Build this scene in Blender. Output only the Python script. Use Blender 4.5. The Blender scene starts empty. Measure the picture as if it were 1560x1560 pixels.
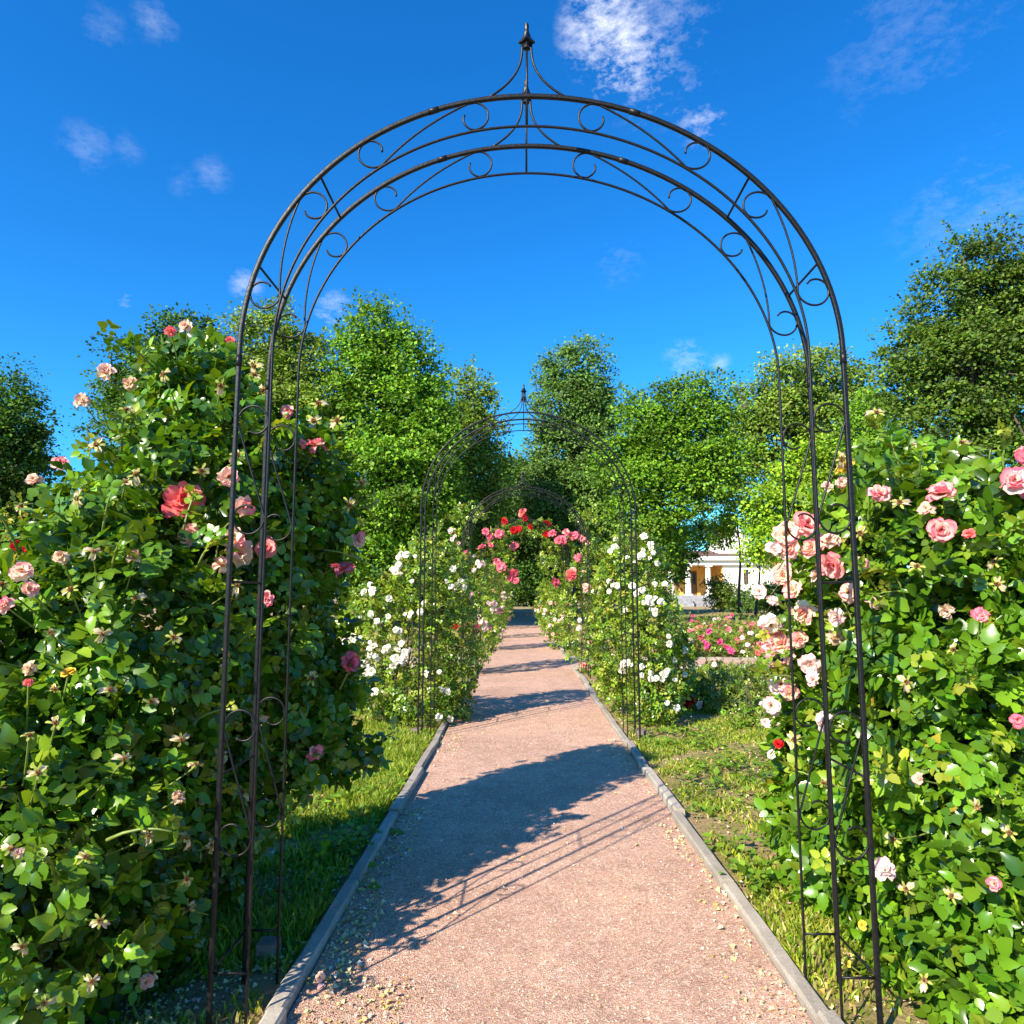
import bpy, math
import numpy as np

S = bpy.context.scene
C = S.collection
H = 1.3                      # eye height in metres; layout lengths below are in eye heights
RNG = np.random.default_rng(7)
PI = math.pi

# ------------------------------------------------------------------ camera
F_PX, PITCH, YAW = 1080.0, math.radians(6.6), math.radians(0.8)
cam_d = bpy.data.cameras.new("camera")
cam = bpy.data.objects.new("camera", cam_d)
C.objects.link(cam)
cam.location = (0, 0, H)
cam.rotation_euler = (PI / 2 + PITCH, 0, YAW)
cam_d.sensor_width = 36
cam_d.lens = 36 * F_PX / 1560
cam_d.clip_end = 2000
cam_d.clip_start = 0.05
S.camera = cam
FW = np.array([-math.sin(YAW) * math.cos(PITCH), math.cos(YAW) * math.cos(PITCH), math.sin(PITCH)])
RT = np.array([math.cos(YAW), math.sin(YAW), 0.0])
UP = np.cross(RT, FW)
EYE = np.array([0, 0, H])


def ray(px, py):
    d = FW + RT * (px - 780) / F_PX + UP * (780 - py) / F_PX
    return d


def P(px, py, D):
    """photo pixel at ground distance D (eye heights) -> metres"""
    d = ray(px, py)
    return EYE + d * (D * H / d[1])


def nrm(a):
    return a / np.maximum(np.linalg.norm(a, axis=-1, keepdims=True), 1e-9)


# ------------------------------------------------------------------ materials
def new_mat(name):
    m = bpy.data.materials.new(name)
    m.use_nodes = True
    nt = m.node_tree
    nt.nodes.clear()
    return m, nt, nt.nodes, nt.links


def principled(nt, **kw):
    p = nt.nodes.new("ShaderNodeBsdfPrincipled")
    for k, v in kw.items():
        p.inputs[k].default_value = v
    return p


def out(nt, sock):
    o = nt.nodes.new("ShaderNodeOutputMaterial")
    nt.links.new(sock, o.inputs["Surface"])


def ramp(nt, fac, stops):
    r = nt.nodes.new("ShaderNodeValToRGB")
    e = r.color_ramp.elements
    while len(e) > 1:
        e.remove(e[-1])
    e[0].position = stops[0][0]
    e[0].color = (*stops[0][1], 1)
    for pos, c in stops[1:]:
        x = e.new(pos)
        x.color = (*c, 1)
    nt.links.new(fac, r.inputs["Fac"])
    return r.outputs["Color"]


def noise(nt, scale, detail=4, rough=.55, vec=None):
    n = nt.nodes.new("ShaderNodeTexNoise")
    n.inputs["Scale"].default_value = scale
    n.inputs["Detail"].default_value = detail
    n.inputs["Roughness"].default_value = rough
    if vec is not None:
        nt.links.new(vec, n.inputs["Vector"])
    return n.outputs["Fac"]


def objpos(nt):
    g = nt.nodes.new("ShaderNodeNewGeometry")
    return g.outputs["Position"]


def mix(nt, a, b, fac, mode="MIX"):
    m = nt.nodes.new("ShaderNodeMixRGB")
    m.blend_type = mode
    for s, i in ((fac, "Fac"), (a, "Color1"), (b, "Color2")):
        if isinstance(s, (int, float)):
            m.inputs[i].default_value = s
        elif isinstance(s, tuple):
            m.inputs[i].default_value = (*s, 1)
        else:
            nt.links.new(s, m.inputs[i])
    return m.outputs["Color"]


def bump(nt, h, strength, dist, p):
    b = nt.nodes.new("ShaderNodeBump")
    b.inputs["Strength"].default_value = strength
    b.inputs["Distance"].default_value = dist
    nt.links.new(h, b.inputs["Height"])
    nt.links.new(b.outputs["Normal"], p.inputs["Normal"])


def leaf_mat(name, rough=.38, trans=.3, tint=(1.5, 1.35, .5), spec=.5):
    """colour comes from the per-leaf attribute (each leaf its own green)"""
    m, nt, N, L = new_mat(name)
    a = N.new("ShaderNodeAttribute")
    a.attribute_name = "Col"
    p = principled(nt, Roughness=rough)
    p.inputs["Specular IOR Level"].default_value = spec
    L.new(a.outputs["Color"], p.inputs["Base Color"])
    t = N.new("ShaderNodeBsdfTranslucent")
    L.new(mix(nt, a.outputs["Color"], tint, 1.0, "MULTIPLY"), t.inputs["Color"])
    x = N.new("ShaderNodeMixShader")
    x.inputs["Fac"].default_value = trans
    L.new(p.outputs[0], x.inputs[1])
    L.new(t.outputs[0], x.inputs[2])
    out(nt, x.outputs[0])
    return m


def simple_mat(name, col, rough=.6, metal=0.0, var=.15, scale=8, bump_s=0.0):
    m, nt, N, L = new_mat(name)
    p = principled(nt, Roughness=rough, Metallic=metal)
    n = noise(nt, scale, 6, .6, objpos(nt))
    lo = tuple(c * (1 - var) for c in col)
    hi = tuple(min(1, c * (1 + var)) for c in col)
    L.new(ramp(nt, n, [(.3, lo), (.7, hi)]), p.inputs["Base Color"])
    if bump_s:
        bump(nt, n, bump_s, .02, p)
    out(nt, p.outputs[0])
    return m


M = {}
M["rose_leaf"] = leaf_mat("rose_leaf", .27, .27, (1.9, 1.5, .35), .5)
M["tree_leaf"] = leaf_mat("tree_leaf", .5, .3, (1.5, 1.4, .55), .3)
M["grass_blade"] = leaf_mat("grass_blade", .5, .35, (1.4, 1.3, .6), .3)
M["petal"] = leaf_mat("petal", .75, .35, (1.1, 1.0, .95), .12)
M["litter"] = leaf_mat("litter", .7, .15, (1.0, .95, .7), .2)
M["bark"] = simple_mat("bark", (.075, .055, .042), .9, 0, .4, 14, .8)
M["cane"] = simple_mat("cane", (.075, .055, .03), .75, 0, .4, 30, .4)
M["stem"] = simple_mat("stem", (.16, .22, .04), .5, 0, .3, 30)
M["iron"] = simple_mat("iron", (.007, .007, .008), .42, .0, .5, 60, .1)
for _n in M["iron"].node_tree.nodes:
    if _n.type == "BSDF_PRINCIPLED":
        _n.inputs["Specular IOR Level"].default_value = .28
M["stone"] = simple_mat("stone", (.17, .13, .10), .9, 0, .25, 18, .5)
M["plaster"] = simple_mat("plaster", (.80, .76, .66), .85, 0, .05, 3)
M["ochre"] = simple_mat("ochre", (.80, .43, .10), .85, 0, .08, 3)
M["roof"] = simple_mat("roof", (.15, .065, .05), .85, 0, .3, 6)
M["plinth"] = simple_mat("plinth", (.27, .27, .29), .9, 0, .25, 3)
M["wood"] = simple_mat("wood", (.22, .10, .04), .6, 0, .3, 6)
M["window_glass"] = simple_mat("window_glass", (.03, .035, .04), .12, 0, .3, 2)
M["trim"] = simple_mat("trim", (.82, .80, .76), .8, 0, .04, 3)
M["pebble"] = leaf_mat("pebble", .85, .0, (1, 1, 1), .3)


def gravel_mat():
    m, nt, N, L = new_mat("gravel")
    pos = objpos(nt)
    p = principled(nt, Roughness=.92)
    p.inputs["Specular IOR Level"].default_value = .2
    v = N.new("ShaderNodeTexVoronoi")
    v.inputs["Scale"].default_value = 190
    L.new(pos, v.inputs["Vector"])
    sep = N.new("ShaderNodeSeparateColor")
    L.new(v.outputs["Color"], sep.inputs[0])
    grain = ramp(nt, sep.outputs[0], [(0, (.30, .160, .114)), (.18, (.45, .265, .187)), (.55, (.55, .340, .246)), (.85, (.63, .425, .32)), (1, (.75, .57, .46))])
    v2 = N.new("ShaderNodeTexVoronoi")
    v2.inputs["Scale"].default_value = 62
    L.new(pos, v2.inputs["Vector"])
    sep2 = N.new("ShaderNodeSeparateColor")
    L.new(v2.outputs["Color"], sep2.inputs[0])
    # a few coarser stones among the fine grit
    coarse = ramp(nt, sep2.outputs[1], [(.0, (0, 0, 0)), (.86, (0, 0, 0)), (.90, (.55, .55, .55))])
    grain = mix(nt, grain, ramp(nt, sep2.outputs[0], [(0, (.36, .20, .14)), (.6, (.60, .42, .31)), (1, (.74, .60, .50))]), coarse)
    big = ramp(nt, noise(nt, .9, 6, .62, pos), [(.30, (.80, .76, .74)), (.5, (1.0, .98, .96)), (.70, (1.13, 1.08, 1.03))])
    mid = ramp(nt, noise(nt, 6, 7, .7, pos), [(.28, (.80, .77, .75)), (.5, (1, 1, 1)), (.74, (1.13, 1.11, 1.1))])
    c = mix(nt, mix(nt, grain, big, 1.0, "MULTIPLY"), mid, 1.0, "MULTIPLY")
    L.new(c, p.inputs["Base Color"])
    b1 = N.new("ShaderNodeMath")
    b1.operation = "ADD"
    L.new(v.outputs["Distance"], b1.inputs[0])
    L.new(noise(nt, 45, 5, .7, pos), b1.inputs[1])
    b2 = N.new('ShaderNodeMath')
    b2.operation = 'MULTIPLY_ADD'
    L.new(noise(nt, 5, 6, .65, pos), b2.inputs[0])
    b2.inputs[1].default_value = 4.0
    L.new(b1.outputs[0], b2.inputs[2])
    bump(nt, b2.outputs[0], .6, .009, p)
    out(nt, p.outputs[0])
    return m


def ground_mat():
    m, nt, N, L = new_mat("ground")
    pos = objpos(nt)
    p = principled(nt, Roughness=.95)
    p.inputs["Specular IOR Level"].default_value = .15
    a = ramp(nt, noise(nt, 2.2, 10, .74, pos), [(.40, (.38, .25, .155)), (.49, (.37, .28, .14)), (.57, (.27, .23, .08)), (.72, (.17, .19, .04))])
    b = ramp(nt, noise(nt, 40, 6, .7, pos), [(.25, (.55, .55, .55)), (.75, (1.35, 1.3, 1.2))])
    c = mix(nt, a, b, 1.0, "MULTIPLY")
    L.new(c, p.inputs["Base Color"])
    bump(nt, noise(nt, 55, 6, .7, pos), .8, .03, p)
    out(nt, p.outputs[0])
    return m


def kerb_mat():
    m, nt, N, L = new_mat("kerb_concrete")
    pos = objpos(nt)
    p = principled(nt, Roughness=.9)
    p.inputs["Specular IOR Level"].default_value = .25
    a = ramp(nt, noise(nt, 5, 7, .7, pos), [(.3, (.27, .24, .205)), (.55, (.38, .34, .29)), (.75, (.48, .44, .38))])
    b = ramp(nt, noise(nt, 150, 3, .6, pos), [(.3, (.8, .8, .8)), (.7, (1.12, 1.12, 1.12))])
    at = N.new('ShaderNodeAttribute')
    at.attribute_name = 'Col'
    L.new(mix(nt, mix(nt, a, b, 1.0, "MULTIPLY"), at.outputs['Color'], 1.0, 'MULTIPLY'), p.inputs["Base Color"])
    bump(nt, noise(nt, 70, 6, .7, pos), .5, .006, p)
    out(nt, p.outputs[0])
    return m


M["gravel"] = gravel_mat()
M["ground"] = ground_mat()
M["kerb"] = kerb_mat()


# ------------------------------------------------------------------ mesh building
class MB:
    """collects geometry for ONE mesh object"""

    def __init__(self):
        self.V, self.T, self.Q, self.Cc, self.n = [], [], [], [], 0
        self.TM, self.QM = [], []

    def add(self, V, tris=None, quads=None, col=(.5, .5, .5), mi=0):
        V = np.asarray(V, float).reshape(-1, 3)
        if tris is not None and len(tris):
            t = np.asarray(tris, int).reshape(-1, 3) + self.n
            self.T.append(t)
            self.TM.append(np.full(len(t), mi))
        if quads is not None and len(quads):
            q = np.asarray(quads, int).reshape(-1, 4) + self.n
            self.Q.append(q)
            self.QM.append(np.full(len(q), mi))
        c = np.asarray(col, float)
        if c.ndim == 1:
            c = np.repeat(c[None], len(V), 0)
        self.V.append(V)
        self.Cc.append(c)
        self.n += len(V)

    def box(self, lo, hi, mi=0):
        x0, y0, z0 = lo
        x1, y1, z1 = hi
        V = [(x, y, z) for z in (z0, z1) for y in (y0, y1) for x in (x0, x1)]
        self.add(V, quads=[(0, 2, 3, 1), (4, 5, 7, 6), (0, 1, 5, 4), (2, 6, 7, 3), (0, 4, 6, 2), (1, 3, 7, 5)], mi=mi)

    def tube(self, pts, rad, seg=8, mi=0, cap=True, groove=0.0):
        pts = np.asarray(pts, float)
        n = len(pts)
        rad = np.broadcast_to(np.asarray(rad, float), (n,))
        tg = np.zeros_like(pts)
        tg[1:-1] = pts[2:] - pts[:-2]
        tg[0] = pts[1] - pts[0]
        tg[-1] = pts[-1] - pts[-2]
        tg = nrm(tg)
        ref = np.array([0, 0, 1.0]) if abs(tg[0][2]) < .9 else np.array([1.0, 0, 0])
        A = np.zeros_like(pts)
        u = ref - tg[0] * ref.dot(tg[0])
        u /= np.linalg.norm(u)
        for i in range(n):
            u = u - tg[i] * u.dot(tg[i])
            u /= max(np.linalg.norm(u), 1e-9)
            A[i] = u
        B = np.cross(tg, A)
        an = np.arange(seg) * 2 * PI / seg
        rr = 1 - groove * (np.cos(an * 4) * .5 + .5)
        V = pts[:, None] + rad[:, None, None] * rr[None, :, None] * (A[:, None] * np.cos(an)[None, :, None] + B[:, None] * np.sin(an)[None, :, None])
        i = np.arange(n - 1)[:, None] * seg
        j = np.arange(seg)[None]
        k = (j + 1) % seg
        q = np.stack([i + j, i + k, i + seg + k, i + seg + j], -1).reshape(-1, 4)
        V = V.reshape(-1, 3)
        tr = None
        if cap:
            V = np.vstack([V, pts[:1], pts[-1:]])
            jj = np.arange(seg)
            kk = (jj + 1) % seg
            tr = np.vstack([np.stack([kk, jj, np.full(seg, n * seg)], -1), np.stack([jj + (n - 1) * seg, kk + (n - 1) * seg, np.full(seg, n * seg + 1)], -1)])
        self.add(V, tr, q, mi=mi)

    def build(self, name, mats, parent=None, smooth=True, loc=None):
        V = np.vstack(self.V)
        if loc is not None:
            V = V - np.asarray(loc, float)
        me = bpy.data.meshes.new(name)
        T = np.vstack(self.T) if self.T else np.zeros((0, 3), int)
        Q = np.vstack(self.Q) if self.Q else np.zeros((0, 4), int)
        me.vertices.add(len(V))
        me.vertices.foreach_set("co", V.astype(np.float32).ravel())
        me.loops.add(T.size + Q.size)
        me.loops.foreach_set("vertex_index", np.concatenate([T.ravel(), Q.ravel()]).astype(np.int32))
        npoly = len(T) + len(Q)
        me.polygons.add(npoly)
        st = np.concatenate([np.arange(len(T)) * 3, T.size + np.arange(len(Q)) * 4]).astype(np.int32)
        me.polygons.foreach_set("loop_start", st)
        mi = np.concatenate(self.TM + self.QM) if (self.TM or self.QM) else np.zeros(0)
        me.polygons.foreach_set("material_index", mi.astype(np.int32))
        me.polygons.foreach_set("use_smooth", np.full(npoly, smooth))
        a = me.attributes.new("Col", "FLOAT_COLOR", "POINT")
        cc = np.vstack(self.Cc)
        cc = np.hstack([cc, np.ones((len(cc), 1))]).astype(np.float32)
        a.data.foreach_set("color", cc.ravel())
        me.update()
        me.validate()
        for x in (mats if isinstance(mats, (list, tuple)) else [mats]):
            me.materials.append(x)
        o = bpy.data.objects.new(name, me)
        C.objects.link(o)
        if parent is not None:
            o.parent = parent
        elif loc is not None:
            o.location = loc
        return o


def tag(o, label=None, cat=None, group=None, kind=None):
    for k, v in (("label", label), ("category", cat), ("group", group), ("kind", kind)):
        if v:
            o[k] = v
    return o


def thing(name, label, cat, loc=(0, 0, 0), group=None):
    o = bpy.data.objects.new(name, None)
    C.objects.link(o)
    o.location = loc
    o.empty_display_size = .2
    return tag(o, label, cat, group)


def link_part(name, mesh, parent, loc=(0, 0, 0), rot=None, scale=1.0):
    """another object using an existing mesh"""
    o = bpy.data.objects.new(name, mesh)
    C.objects.link(o)
    o.parent = parent
    o.location = loc
    if rot is not None:
        o.rotation_euler = rot
    o.scale = (scale,) * 3 if np.isscalar(scale) else scale
    return o


# ------------------------------------------------------------------ leaves
def leaf_template(rows=3, fold=.18, droop=.14, width=.6, serr=0.0):
    """unit-long leaf along +y, normal +z; returns verts, tris, quads"""
    ys = np.linspace(0, 1, rows + 2)
    V = [(0, 0, 0)]
    for r_, y in enumerate(ys[1:-1]):
        w = width * .5 * (math.sin(PI * y ** .82)) ** .75 * (1 + serr * (1 if r_ % 2 == 0 else -1))
        dz = -droop * y * y
        V += [(-w, y - .03, dz + fold * w), (0, y, dz), (w, y - .03, dz + fold * w)]
    V.append((0, 1, -droop))
    n = len(V) - 1
    T = [(0, 2, 1), (0, 3, 2)]
    Q = []
    for r in range(rows - 1):
        a = 1 + 3 * r
        Q += [(a, a + 1, a + 4, a + 3), (a + 1, a + 2, a + 5, a + 4)]
    a = 1 + 3 * (rows - 1)
    T += [(a, a + 1, n), (a + 1, a + 2, n)]
    return np.array(V), np.array(T), np.array(Q).reshape(-1, 4)


LEAF_NEAR = [leaf_template(7, .25, .18, .76, .09), leaf_template(7, .45, .34, .66, .09), leaf_template(7, .12, .05, .80, .08), leaf_template(7, .35, -.12, .70, .09)]
LEAF_MID = leaf_template(1, .3, .12, .8)
LEAF_QUAD = (np.array([(0, 0, 0), (.36, .45, .06), (0, 1, -.05), (-.36, .45, .06)]), np.zeros((0, 3), int), np.array([(0, 1, 2, 3)]))


def scatter(mb, tmpl, pos, d, nv, size, col, mi=0):
    """place template copies: y axis along d, z axis near nv"""
    V, T, Q = tmpl
    d = nrm(d)
    x = nrm(np.cross(d, nv))
    z = np.cross(x, d)
    size = np.broadcast_to(size, (len(pos),))
    W = (V[None, :, 0, None] * x[:, None] + V[None, :, 1, None] * d[:, None] + V[None, :, 2, None] * z[:, None]) * size[:, None, None] + pos[:, None]
    k = len(V)
    off = np.arange(len(pos))[:, None, None] * k
    cc = np.repeat(col, k, 0) if np.ndim(col) == 2 else col
    mb.add(W.reshape(-1, 3), (T[None] + off).reshape(-1, 3) if len(T) else None, (Q[None] + off).reshape(-1, 4) if len(Q) else None, cc, mi)


def palette(n, cols, w=None, jit=.18, rng=RNG):
    cols = np.array(cols, float)
    i = rng.choice(len(cols), n, p=w)
    c = cols[i] * (1 + jit * rng.standard_normal((n, 1)))
    c *= 1 + .06 * rng.standard_normal((n, 3))
    return np.clip(c, .003, .95)


def rdir(n, rng=RNG):
    return nrm(rng.standard_normal((n, 3)))


def lumps(p, f):
    """smooth pseudo-noise in -1..1"""
    s = np.zeros(len(p))
    for k, (a, b, c, ph) in enumerate(((1, .7, .3, 0), (-.6, 1, .8, 1.7), (.4, -.9, 1.1, 3.1), (1.3, .5, -1.2, 4.4), (-1.1, 1.4, .6, .7))):
        s += np.sin(f * (a * p[:, 0] + b * p[:, 1] + c * p[:, 2]) + ph)
    return s / 5 * 1.6


class Ell:
    def __init__(self, px, py, D, rx, ry, rd):
        self.c = P(px, py, D)
        zc = float(np.dot(self.c - EYE, FW))
        self.r = np.array([rx * zc / F_PX, rd * H, ry * zc / F_PX])

    def f(self, p):
        return np.linalg.norm((p - self.c) / self.r, axis=-1)

    def area(self):
        a, b, c = self.r
        return 4 * PI * (((a * b) ** 1.6 + (a * c) ** 1.6 + (b * c) ** 1.6) / 3) ** (1 / 1.6)

    def hit(self, d):
        o = (EYE - self.c) / self.r
        k = d / self.r
        A, B, Cq = k.dot(k), 2 * o.dot(k), o.dot(o) - 1
        disc = B * B - 4 * A * Cq
        if disc < 0:
            return None
        t = (-B - math.sqrt(disc)) / (2 * A)
        return t if t > 0 else None


def shell_points(ells, n, lo, hi, rng, depth_cut=.72, zmin=.02):
    ar = np.array([e.area() for e in ells])
    w = ar / ar.sum()
    Ps, Ns = [], []
    got = 0
    for _ in range(40):
        if got >= n:
            break
        m = int(n * 1.3) + 50
        idx = rng.choice(len(ells), m, p=w)
        u = rdir(m, rng)
        c = np.array([e.c for e in ells])[idx]
        r = np.array([e.r for e in ells])[idx]
        s = lo + (hi - lo) * rng.random((m, 1)) ** .75
        p = c + u * r * s
        nn = nrm(u / r)
        ok = p[:, 2] > zmin
        for e_i, e in enumerate(ells):
            ok &= (idx == e_i) | (e.f(p) > depth_cut)
        Ps.append(p[ok])
        Ns.append(nn[ok])
        got += ok.sum()
    return np.vstack(Ps)[:n], np.vstack(Ns)[:n]


def place_on(ells, px, py, lift=.03, fallD=None):
    d = ray(px, py)
    ts = [(e.hit(d), e) for e in ells]
    ts = [(t, e) for t, e in ts if t]
    if ts:
        t, e = min(ts, key=lambda x: x[0])
        p = EYE + d * t
        n = nrm((p - e.c) / e.r ** 2)
    else:
        p = P(px, py, fallD) if fallD else None
        if p is None:
            e = min(ells, key=lambda e: np.linalg.norm(np.cross(e.c - EYE, nrm(d))))
            p = EYE + d * ((e.c - EYE)[1] / d[1])
        n = nrm(np.array([0, -1, .3]))
    return p + n * lift * H, n


# ------------------------------------------------------------------ flowers
def petal(L, W, tilt0, tilt1, az, cup, ruf, ph, nu=5, nv=5, base_r=.0, z0=0.0):
    u = np.linspace(-1, 1, nu)[None]
    v = np.linspace(0, 1, nv)[:, None]
    t = tilt0 + (tilt1 - tilt0) * v
    r = base_r + np.cumsum(np.sin(t) * np.r_[[0], np.full(nv - 1, 1 / (nv - 1))][:, None], 0) * L
    z = z0 + np.cumsum(np.cos(t) * np.r_[[0], np.full(nv - 1, 1 / (nv - 1))][:, None], 0) * L
    w = W * (.3 + .9 * np.sin(PI * (v * .62 + .06)))
    w = w * np.where(v > .85, .78, 1)
    x = u * w
    cupd = cup * (u ** 2) * W
    rr = r + np.zeros_like(u) - cupd * np.cos(t) - .10 * L * (u ** 2) * (v > .9)
    zz = z + np.zeros_like(u) + cupd * np.sin(t)
    zz = zz + ruf * L * np.sin(u * 4.1 + ph) * v ** 2
    rr = rr + ruf * L * .7 * np.cos(u * 3.3 + ph * 1.7) * v ** 2
    X = rr * math.cos(az) - x * math.sin(az)
    Y = rr * math.sin(az) + x * math.cos(az)
    V = np.stack([X, Y, zz], -1).reshape(-1, 3)
    i = np.arange(nv - 1)[:, None] * nu
    j = np.arange(nu - 1)[None]
    Q = np.stack([i + j, i + j + 1, i + nu + j + 1, i + nu + j], -1).reshape(-1, 4)
    vv = np.repeat(np.linspace(0, 1, nv), nu)
    uu = np.tile(np.abs(np.linspace(-1, 1, nu)), nv)
    return V, Q, vv, uu


def rose_mesh(seed, inner, outer, heart, rings, messy=.2, name="rose_bloom"):
    """unit radius bloom facing +z; rings = [(count, length, tilt0, tilt1, width)]"""
    rng = np.random.default_rng(seed)
    mb = MB()
    inner, outer, heart = map(np.array, (inner, outer, heart))
    for ri, (n, L, t0, t1, W) in enumerate(rings):
        for k in range(n):
            az = 2 * PI * (k + .5 * (ri % 2)) / n + rng.normal(0, .18)
            Lk = L * rng.uniform(.82, 1.12)
            V, Q, vv, uu = petal(Lk, W * rng.uniform(.85, 1.15), t0 + rng.normal(0, .10 + messy * .3), t1 + rng.normal(0, .15 + messy), az, rng.uniform(.18, .42), rng.uniform(.03, .10) * (1 + messy), rng.uniform(0, 6), base_r=.04, z0=-.12 * (ri == 0))
            blush = np.clip(vv ** 2.2 * .8 + uu ** 2 * .45 * vv + rng.normal(-.05, .32), 0, 1)[:, None]
            c = inner * (1 - blush) + outer * blush
            hs = np.clip(1 - vv * 2.6, 0, 1)[:, None]
            c = c * (1 - hs) + heart * hs
            mb.add(V, None, Q, np.clip(c * (1 + rng.normal(0, .04)), 0, .95))
    o = mb.build(name, M["petal"])
    me = o.data
    bpy.data.objects.remove(o)
    return me


def stamen_mesh():
    rng = np.random.default_rng(3)
    mb = MB()
    n = 34
    d = nrm(np.c_[rng.normal(0, .5, (n, 2)), np.ones(n)])
    scatter(mb, LEAF_QUAD, np.zeros((n, 3)), d, rdir(n, rng), rng.uniform(.18, .34, n), palette(n, [(.62, .38, .06), (.45, .22, .03)], rng=rng))
    o = mb.build("stamens", M["petal"])
    me = o.data
    bpy.data.objects.remove(o)
    return me


def spent_mesh(seed):
    """faded bloom: star of yellow-green sepals round a tan heart, a few withered petals"""
    rng = np.random.default_rng(seed)
    mb = MB()
    for k in range(5):
        az = 2 * PI * k / 5 + rng.normal(0, .2)
        V, Q, vv, uu = petal(rng.uniform(.75, 1.1), .13, 1.0 + rng.normal(0, .2), 2.0 + rng.normal(0, .4), az, .2, .05, rng.uniform(0, 6), nu=3, nv=5, base_r=.12)
        V[:, :] = V
        mb.add(V, None, Q, np.array([(.42, .44, .10)]).repeat(len(V), 0) * rng.uniform(.8, 1.2))
    n = 60
    d = nrm(np.c_[rng.normal(0, .75, (n, 2)), np.ones(n)])
    scatter(mb, LEAF_QUAD, d * .1, d, rdir(n, rng), rng.uniform(.25, .42, n), palette(n, [(.42, .24, .10), (.28, .12, .05), (.55, .38, .18)], rng=rng))
    for k in range(rng.integers(0, 4)):
        V, Q, vv, uu = petal(rng.uniform(.8, 1.3), .3, 1.2, 2.4 + rng.normal(0, .3), rng.uniform(0, 6.28), .5, .2, rng.uniform(0, 6), base_r=.08)
        mb.add(V, None, Q, np.array([(.80, .62, .44)]).repeat(len(V), 0) * rng.uniform(.8, 1.1))
    # the green cup behind
    mb.tube([(0, 0, -.45), (0, 0, -.3), (0, 0, -.1), (0, 0, .08)], [.04, .14, .19, .12], 8)
    mb.Cc[-1][:] = (.20, .26, .05)
    o = mb.build("spent_bloom", M["petal"])
    me = o.data
    bpy.data.objects.remove(o)
    return me


CREAM, PALE, PINK, CORAL, ROSE, MAG, HEART = (.93, .80, .56), (.94, .86, .76), (.88, .16, .26), (.85, .10, .10), (.84, .10, .20), (.72, .04, .24), (.72, .30, .10)
FULL = [(6, 1.0, .95, 1.75, .42), (6, .88, .7, 1.35, .38), (5, .72, .4, .95, .32), (5, .55, .15, .6, .25), (4, .38, .0, .35, .18)]
OPEN = [(6, 1.0, 1.1, 1.8, .46), (6, .85, .95, 1.45, .40), (5, .6, .7, 1.1, .3)]
RAGGED = [(5, 1.05, .9, 2.1, .40), (6, .9, .6, 1.7, .36), (5, .7, .3, 1.1, .30), (4, .5, .1, .7, .22)]
BLOOM = {
    "cream": [rose_mesh(i, CREAM, (.90, .34, .36), HEART, r, m) for i, r, m in ((1, FULL, .25), (2, RAGGED, .45), (3, FULL, .35), (21, OPEN, .4), (22, RAGGED, .6))],
    "pale": [rose_mesh(i, PALE, (.91, .52, .54), (.85, .62, .30), r, m) for i, r, m in ((4, RAGGED, .4), (5, OPEN, .3), (6, FULL, .3), (23, RAGGED, .65), (24, OPEN, .5))],
    "pink": [rose_mesh(i, c, PINK, HEART, r, m) for i, r, m, c in ((7, FULL, .25, (.90, .55, .46)), (8, RAGGED, .4, (.92, .70, .56)), (25, OPEN, .4, (.90, .62, .50)), (26, RAGGED, .55, (.90, .66, .58)))],
    "faded": [rose_mesh(i, (.86, .68, .46), c, (.55, .32, .14), RAGGED, m) for i, m, c in ((30, .7, (.80, .42, .38)), (31, .9, (.72, .46, .30)), (32, .8, (.84, .50, .50)), (33, 1.0, (.66, .40, .26)))],
    "coral": [rose_mesh(i, (.92, .34, .26), (.90, .13, .17), (.80, .30, .10), r, .35) for i, r in ((9, FULL), (10, FULL))],
    "rose": [rose_mesh(i, (.88, .32, .36), ROSE, (.8, .3, .2), r, .25) for i, r in ((11, FULL), (12, RAGGED))],
    "magenta": [rose_mesh(i, (.80, .16, .34), MAG, (.7, .2, .2), r, .2) for i, r in ((13, OPEN), (14, FULL))],
    "red": [rose_mesh(i, (.72, .03, .03), (.62, .01, .03), (.5, .05, .02), r, .15) for i, r in ((15, OPEN), (16, FULL))],
    "yellow": [rose_mesh(17, (.90, .66, .06), (.88, .60, .10), (.8, .4, .05), FULL, .15)],
    "white": [rose_mesh(i, (.92, .88, .72), (.93, .91, .84), (.85, .66, .22), r, .2) for i, r in ((18, OPEN), (19, FULL), (20, RAGGED))],
}
SPENT = [spent_mesh(i) for i in range(40, 45)]
STAMEN = stamen_mesh()


def facing(n, rng, spread=.35):
    """euler that turns +z to n with jitter"""
    from mathutils import Vector, Quaternion
    v = nrm(np.asarray(n) + rng.normal(0, spread, 3))
    q = Vector((0, 0, 1)).rotation_difference(Vector(v)) @ Quaternion((0, 0, 1), rng.uniform(0, 6.28))
    return q.to_euler()


def add_bloom(parent, base, kind, p, n, R, rng, stamens=False, spread=.35):
    """a bloom part (its heart of stamens is a sub-part) and the point for its stem"""
    loc = p - base
    if kind == "spent":
        return link_part("spent_bloom", SPENT[rng.integers(len(SPENT))], parent, loc, facing(n, rng, spread), R)
    ms = BLOOM[kind]
    o = link_part("rose_bloom", ms[rng.integers(len(ms))], parent, loc, facing(n, rng, spread), R)
    if stamens:
        link_part("stamens", STAMEN, o, (0, 0, .03))
    return o


# ------------------------------------------------------------------ near rose bushes
ARCH_C, ARCH_A, ARCH_B, SPRING = .045, .765, .70, 1.61      # arch: centre x, half width, rise, springing height
ARCH_D = [(1.74, 1.95), (5.03, 5.24), (8.6, 8.81), (12.3, 12.51)]


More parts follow.
